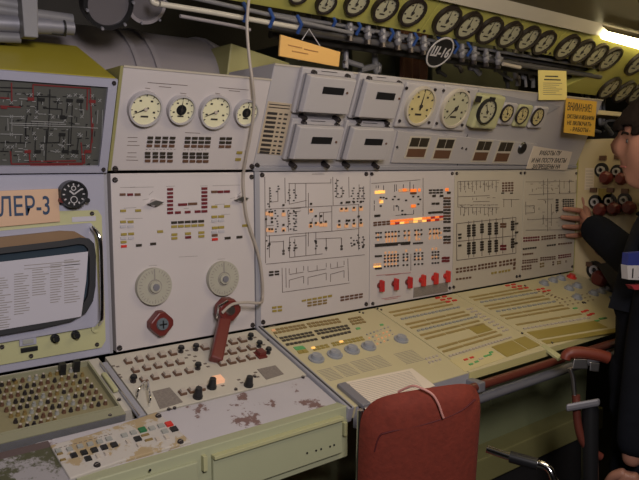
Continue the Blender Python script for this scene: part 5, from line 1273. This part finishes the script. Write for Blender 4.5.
# body skin surface (head is shaped separately and overlaps the neck)
# ---- head mesh
def head():
    bmh = bmesh.new(); bmesh.ops.create_uvsphere(bmh, u_segments=48, v_segments=36, radius=1)
    def g(p, c, s): 
        d = (p - Vector(c)).length; return math.exp(-(d / s) ** 2)
    for v in bmh.verts:
        p = v.co.copy(); x, y, z_ = p
        X = x * .104; Y = y * .082; Z = z_ * .130
        if z_ < 0: Y *= 1 + .30 * z_; 
        if z_ < -.15 and x < 0: X *= 1 + .55 * (z_ + .15)
        if x > 0: X *= (1 - .10 * (1 - abs(y)) * 0) ; 
        if x > .3 and z_ < .2: X -= .006 * (x - .3)
        # chin
        X += .020 * g(p, (.62, 0, -.78), .32); Z -= .004 * g(p, (.6, 0, -.85), .3)
        # nose
        X += .025 * g(p, (.98, 0, -.16), .13) + .022 * g(p, (1, 0, .0), .10) + .012 * g(p, (1, 0, .12), .10)
        # brow
        X += .008 * (g(p, (.93, .3, .24), .18) + g(p, (.93, -.3, .24), .18) + g(p, (.97, 0, .26), .16))
        # eye sockets
        X -= .010 * (g(p, (.92, .36, .06), .15) + g(p, (.92, -.36, .06), .15))
        # cheeks, lips
        Y += .006 * (g(p, (.7, .6, -.1), .3) - g(p, (.7, -.6, -.1), .3))
        X += .010 * g(p, (.93, 0, -.42), .10) + .008 * g(p, (.90, 0, -.56), .09)
        X -= .006 * g(p, (.92, 0, -.49), .05)
        v.co = HC + face * X + left * Y + Vector((0, 0, Z))
    for f in bmh.faces: f.smooth = True
    return bmh
# body: neck, torso core, arms, legs as one skinned surface
J = [(pel, .085), (waist, .085), (chest, .095), (neck + Vector((0, 0, -.02)), .052), (HC - Vector((0, 0, .085)) - face * .02, .055),
     (s1, .05), (el, .038), (wr, .027), (s2, .05), (e2, .038), (w2, .026),
     (kn1, .055), (an1, .04), (kn2, .055), (an2, .04), (an1 + face * .16 - Vector((0, 0, .04)), .03), (an2 + face * .16 - Vector((0, 0, .04)), .03)]
# hand on the wall: palm and fingers
def base_of(o): return ROOT[o.name]
hand_j = []
def hand(wrist, palm_dir, side_dir, norm, lens, sc=1.0, curl=.25):
    """returns joints/edges lists: palm vertex then five fingers"""
    pal = wrist + palm_dir * .055 * sc
    js = [(wrist, .024 * sc), (pal, (.040 * sc, .017 * sc))]; es = [(0, 1)]
    return js, es, pal
body = skin('body', J, [(0, 1), (1, 2), (2, 3), (3, 4), (2, 5), (5, 6), (6, 7), (2, 8), (8, 9), (9, 10), (0, 11), (11, 12), (0, 13), (13, 14), (12, 15), (14, 16)], SKIN, person, 0, 2, PB)
bmh = head(); bmesh.ops.translate(bmh, verts=bmh.verts, vec=-PB)
me = bpy.data.meshes.new('head'); bmh.to_mesh(me); bmh.free(); me.materials.append(SKIN)
ho = bpy.data.objects.new('head', me); COL.objects.link(ho); ho.parent = person; ROOT[ho.name] = PB
for sg in (1, -1):
    c = HC + left * sg * .081 - face * .008 - Vector((0, 0, .005))
    MB().tube([c + Vector((0, 0, .03)) - face * .004, c + Vector((0, 0, .022)) - face * .012, c - face * .010, c - Vector((0, 0, .022)) + face * .0, c - Vector((0, 0, .03)) + face * .004], [.006, .010, .009, .008, .005], 10).build('ear', SKIN, ho, smooth=True)
    e = HC + face * .088 + left * sg * .030 + Vector((0, 0, .008))
    bme = bmesh.new(); bmesh.ops.create_uvsphere(bme, u_segments=16, v_segments=12, radius=.009); bmesh.ops.translate(bme, verts=bme.verts, vec=e - face * .008 - PB)
    m2 = bpy.data.meshes.new('eye'); bme.to_mesh(m2); bme.free(); m2.materials.append(mat('eye_white', (.25, .22, .20), .3)); eo = bpy.data.objects.new('eye', m2); COL.objects.link(eo); eo.parent = ho; ROOT[eo.name] = PB
    MB().tube([e - face * .004, e + face * .0018], .0045, 12).build('iris', BLACK, ho)
    MB().tube(smooth_path([HC + face * .101 + left * sg * .012 + Vector((0, 0, .026)), HC + face * .097 + left * sg * .03 + Vector((0, 0, .031)), HC + face * .083 + left * sg * .045 + Vector((0, 0, .026))], 4), .0035, 8).build('eyebrow', HAIR, ho, smooth=True)
MB().tube(smooth_path([HC + face * .089 + left * .020 - Vector((0, 0, .060)), HC + face * .102 - Vector((0, 0, .059)), HC + face * .089 - left * .020 - Vector((0, 0, .060))], 5), .0028, 8).build('lips', mat('lip_skin', (.30, .10, .08), .5), ho, smooth=True)
# hair cap
bmh = head(); rr = random.Random(6)
kill = []
for v in bmh.verts:
    q_ = v.co - HC; x, y, z_ = q_.dot(face), q_.dot(left), q_.z
    lim = .040 + .010 * math.sin(y * 160) if x > .045 else (.040 - (.045 - x) * 1.7)
    if x < -.02: lim = -.05 - (x + .02) * .2
    if z_ < lim: kill.append(v)
    else:
        up = q_.normalized(); grow = .010 + .006 * (z_ > .05) + .006 * math.sin(y * 190 + z_ * 90) * math.sin(x * 150) + rr.uniform(0, .004)
        v.co += up * grow
        if x > .05 and z_ < .085: v.co += face * .010 - Vector((0, 0, .012))
bmesh.ops.delete(bmh, geom=kill, context='VERTS'); bmesh.ops.translate(bmh, verts=bmh.verts, vec=-PB)
me = bpy.data.meshes.new('hair'); bmh.to_mesh(me); bmh.free(); me.materials.append(HAIR)
hr = bpy.data.objects.new('hair', me); COL.objects.link(hr); hr.parent = person; ROOT[hr.name] = PB
sd = hr.modifiers.new('solid', 'SOLIDIFY'); sd.thickness = .012; sd.offset = -1
# hands with five fingers each
def chain(name, pts, rad, parent):
    return pts, rad
def build_hand(name, wrist, knuckles, tips, thumb, palm_r, nv):
    """each finger is its own skinned chain rooted in the palm; joined with the palm as one object"""
    parts_ = []
    pal = sum((k for k in knuckles), Vector()) / 4
    js = [(wrist, (.021, .026)), (wrist.lerp(pal, .5), (.021, .030)), (pal, (.017, .034))]
    def mk(js, es):
        o = skin(name, js, es, SKIN, None, 0, 2, PB); bpy.context.view_layer.update()
        me = bpy.data.meshes.new_from_object(o.evaluated_get(bpy.context.evaluated_depsgraph_get())); bpy.data.objects.remove(o); parts_.append(me)
    # palm slab built as four metacarpals
    for k, tp in zip(knuckles, tips):
        mid = k.lerp(tp, .45) + nv * .010; mid2 = k.lerp(tp, .75) + nv * .006
        st_ = wrist.lerp(k, .1)
        mk([(st_, .018), (wrist.lerp(k, .55) , .0165), (k, .0115), (mid, .0098), (mid2, .0088), (tp, .0072)], [(0, 1), (1, 2), (2, 3), (3, 4), (4, 5)])
    mk([(wrist.lerp(knuckles[0], .15), .017), (thumb[0], .013), (thumb[1], .0105), (thumb[2], .008)], [(0, 1), (1, 2), (2, 3)])
    bmx = bmesh.new()
    for me in parts_: bmx.from_mesh(me)
    me = bpy.data.meshes.new(name); bmx.to_mesh(me); bmx.free(); me.materials.clear(); me.materials.append(SKIN)
    for p in me.polygons: p.use_smooth = True
    o = bpy.data.objects.new(name, me); COL.objects.link(o); o.parent = person; ROOT[o.name] = PB
    return o
n_ = WALL.n
kn = [WALL.px(581, 211, .020), WALL.px(580.5, 219, .022), WALL.px(580.5, 227, .021), WALL.px(581.5, 235, .018)]
tp = [WALL.px(563, 208.5, .008), WALL.px(560.5, 217, .008), WALL.px(562, 226.5, .008), WALL.px(565.5, 235.5, .008)]
build_hand('hand', wr, kn, tp, [WALL.px(586, 207, .03), WALL.px(584, 199, .024), WALL.px(582, 194, .012)], 1, n_)
# hanging near hand
dn = Vector((0, 0, -1))
kn = [w2 + dn * .085 + face * (.03 - .02 * k) - away * .003 for k in range(4)]
tp = [k + dn * (.075, .085, .078, .06)[i] + away * .018 for i, k in enumerate(kn)]
build_hand('hand', w2, kn, tp, [w2 + dn * .03 + face * .04, w2 + dn * .065 + face * .055 + away * .01, w2 + dn * .095 + face * .052 + away * .02], 1, -away)
# clothes
Jk = [(pel + Vector((0, 0, .02)), .118), (waist, .118), (chest, .135), (neck + Vector((0, 0, -.045)), .082), (s1, .078), (s1.lerp(el, .5), .080), (el, .066), (el.lerp(wr, .5), .062), (wr.lerp(el, -.03), .056), (s2, .078), (s2.lerp(e2, .5), .068), (e2, .066), (e2.lerp(w2, .5), .056), (w2.lerp(e2, .06), .044), (pel - Vector((0, 0, .10)), .115)]
jk = skin('jacket', Jk, [(0, 1), (1, 2), (2, 3), (2, 4), (4, 5), (5, 6), (6, 7), (7, 8), (2, 9), (9, 10), (10, 11), (11, 12), (12, 13), (0, 14)], NAVY, person, 0, 2, PB)
Jt = [(pel + Vector((0, 0, .03)), .118), (pel - Vector((0, 0, .06)), .12), (pel.lerp(kn1, .35) + Vector((0, 0, 0)), .10), (kn1, .085), (an1 + Vector((0, 0, .02)), .062), (pel.lerp(kn2, .35), .10), (kn2, .085), (an2 + Vector((0, 0, .02)), .062)]
skin('trousers', Jt, [(0, 1), (1, 2), (2, 3), (3, 4), (1, 5), (5, 6), (6, 7)], NAVY, person, 0, 2, PB)
for an in (an1, an2):
    skin('boot', [(an + Vector((0, 0, .03)), .05), (an - Vector((0, 0, .02)) + face * .0, .052), (an + face * .08 - Vector((0, 0, .035)), .04), (an + face * .16 - Vector((0, 0, .042)), .036)], [(0, 1), (1, 2), (2, 3)], BLACK, person, 1, 2, PB)
# sleeve patch: blue over white band with lettering
dpt = 1.62
PP = PL(cam_pt(640, 270, dpt), (R * .94 - F * -.3), Vector((0, 0, 1)))
def pq(x, y): return PP.at(x, y)
MB().prism(PP, [pq(629, 254), pq(660, 250), pq(660, 268), pq(627.5, 270)][::-1], -.02, .0).build('blue_chest_patch', CLOTHB, person)
o = MB().prism(PP, [pq(627, 266), pq(662, 264.5), pq(662, 280), pq(627.5, 280)][::-1], -.02, .001).build('white_chest_band', CLOTHW, person)
aa, bb_ = pq(640.5, 273.5); text_obj('1 X', PP, aa - .008, bb_, .034, BLACK, person, 'band_lettering', h=.0015)
MB().prism(PP, [pq(631, 286), pq(660, 284), pq(660, 289), pq(634, 290)][::-1], -.02, .0).build('red_band', mat('red_cloth', (.30, .02, .03), .8), person)
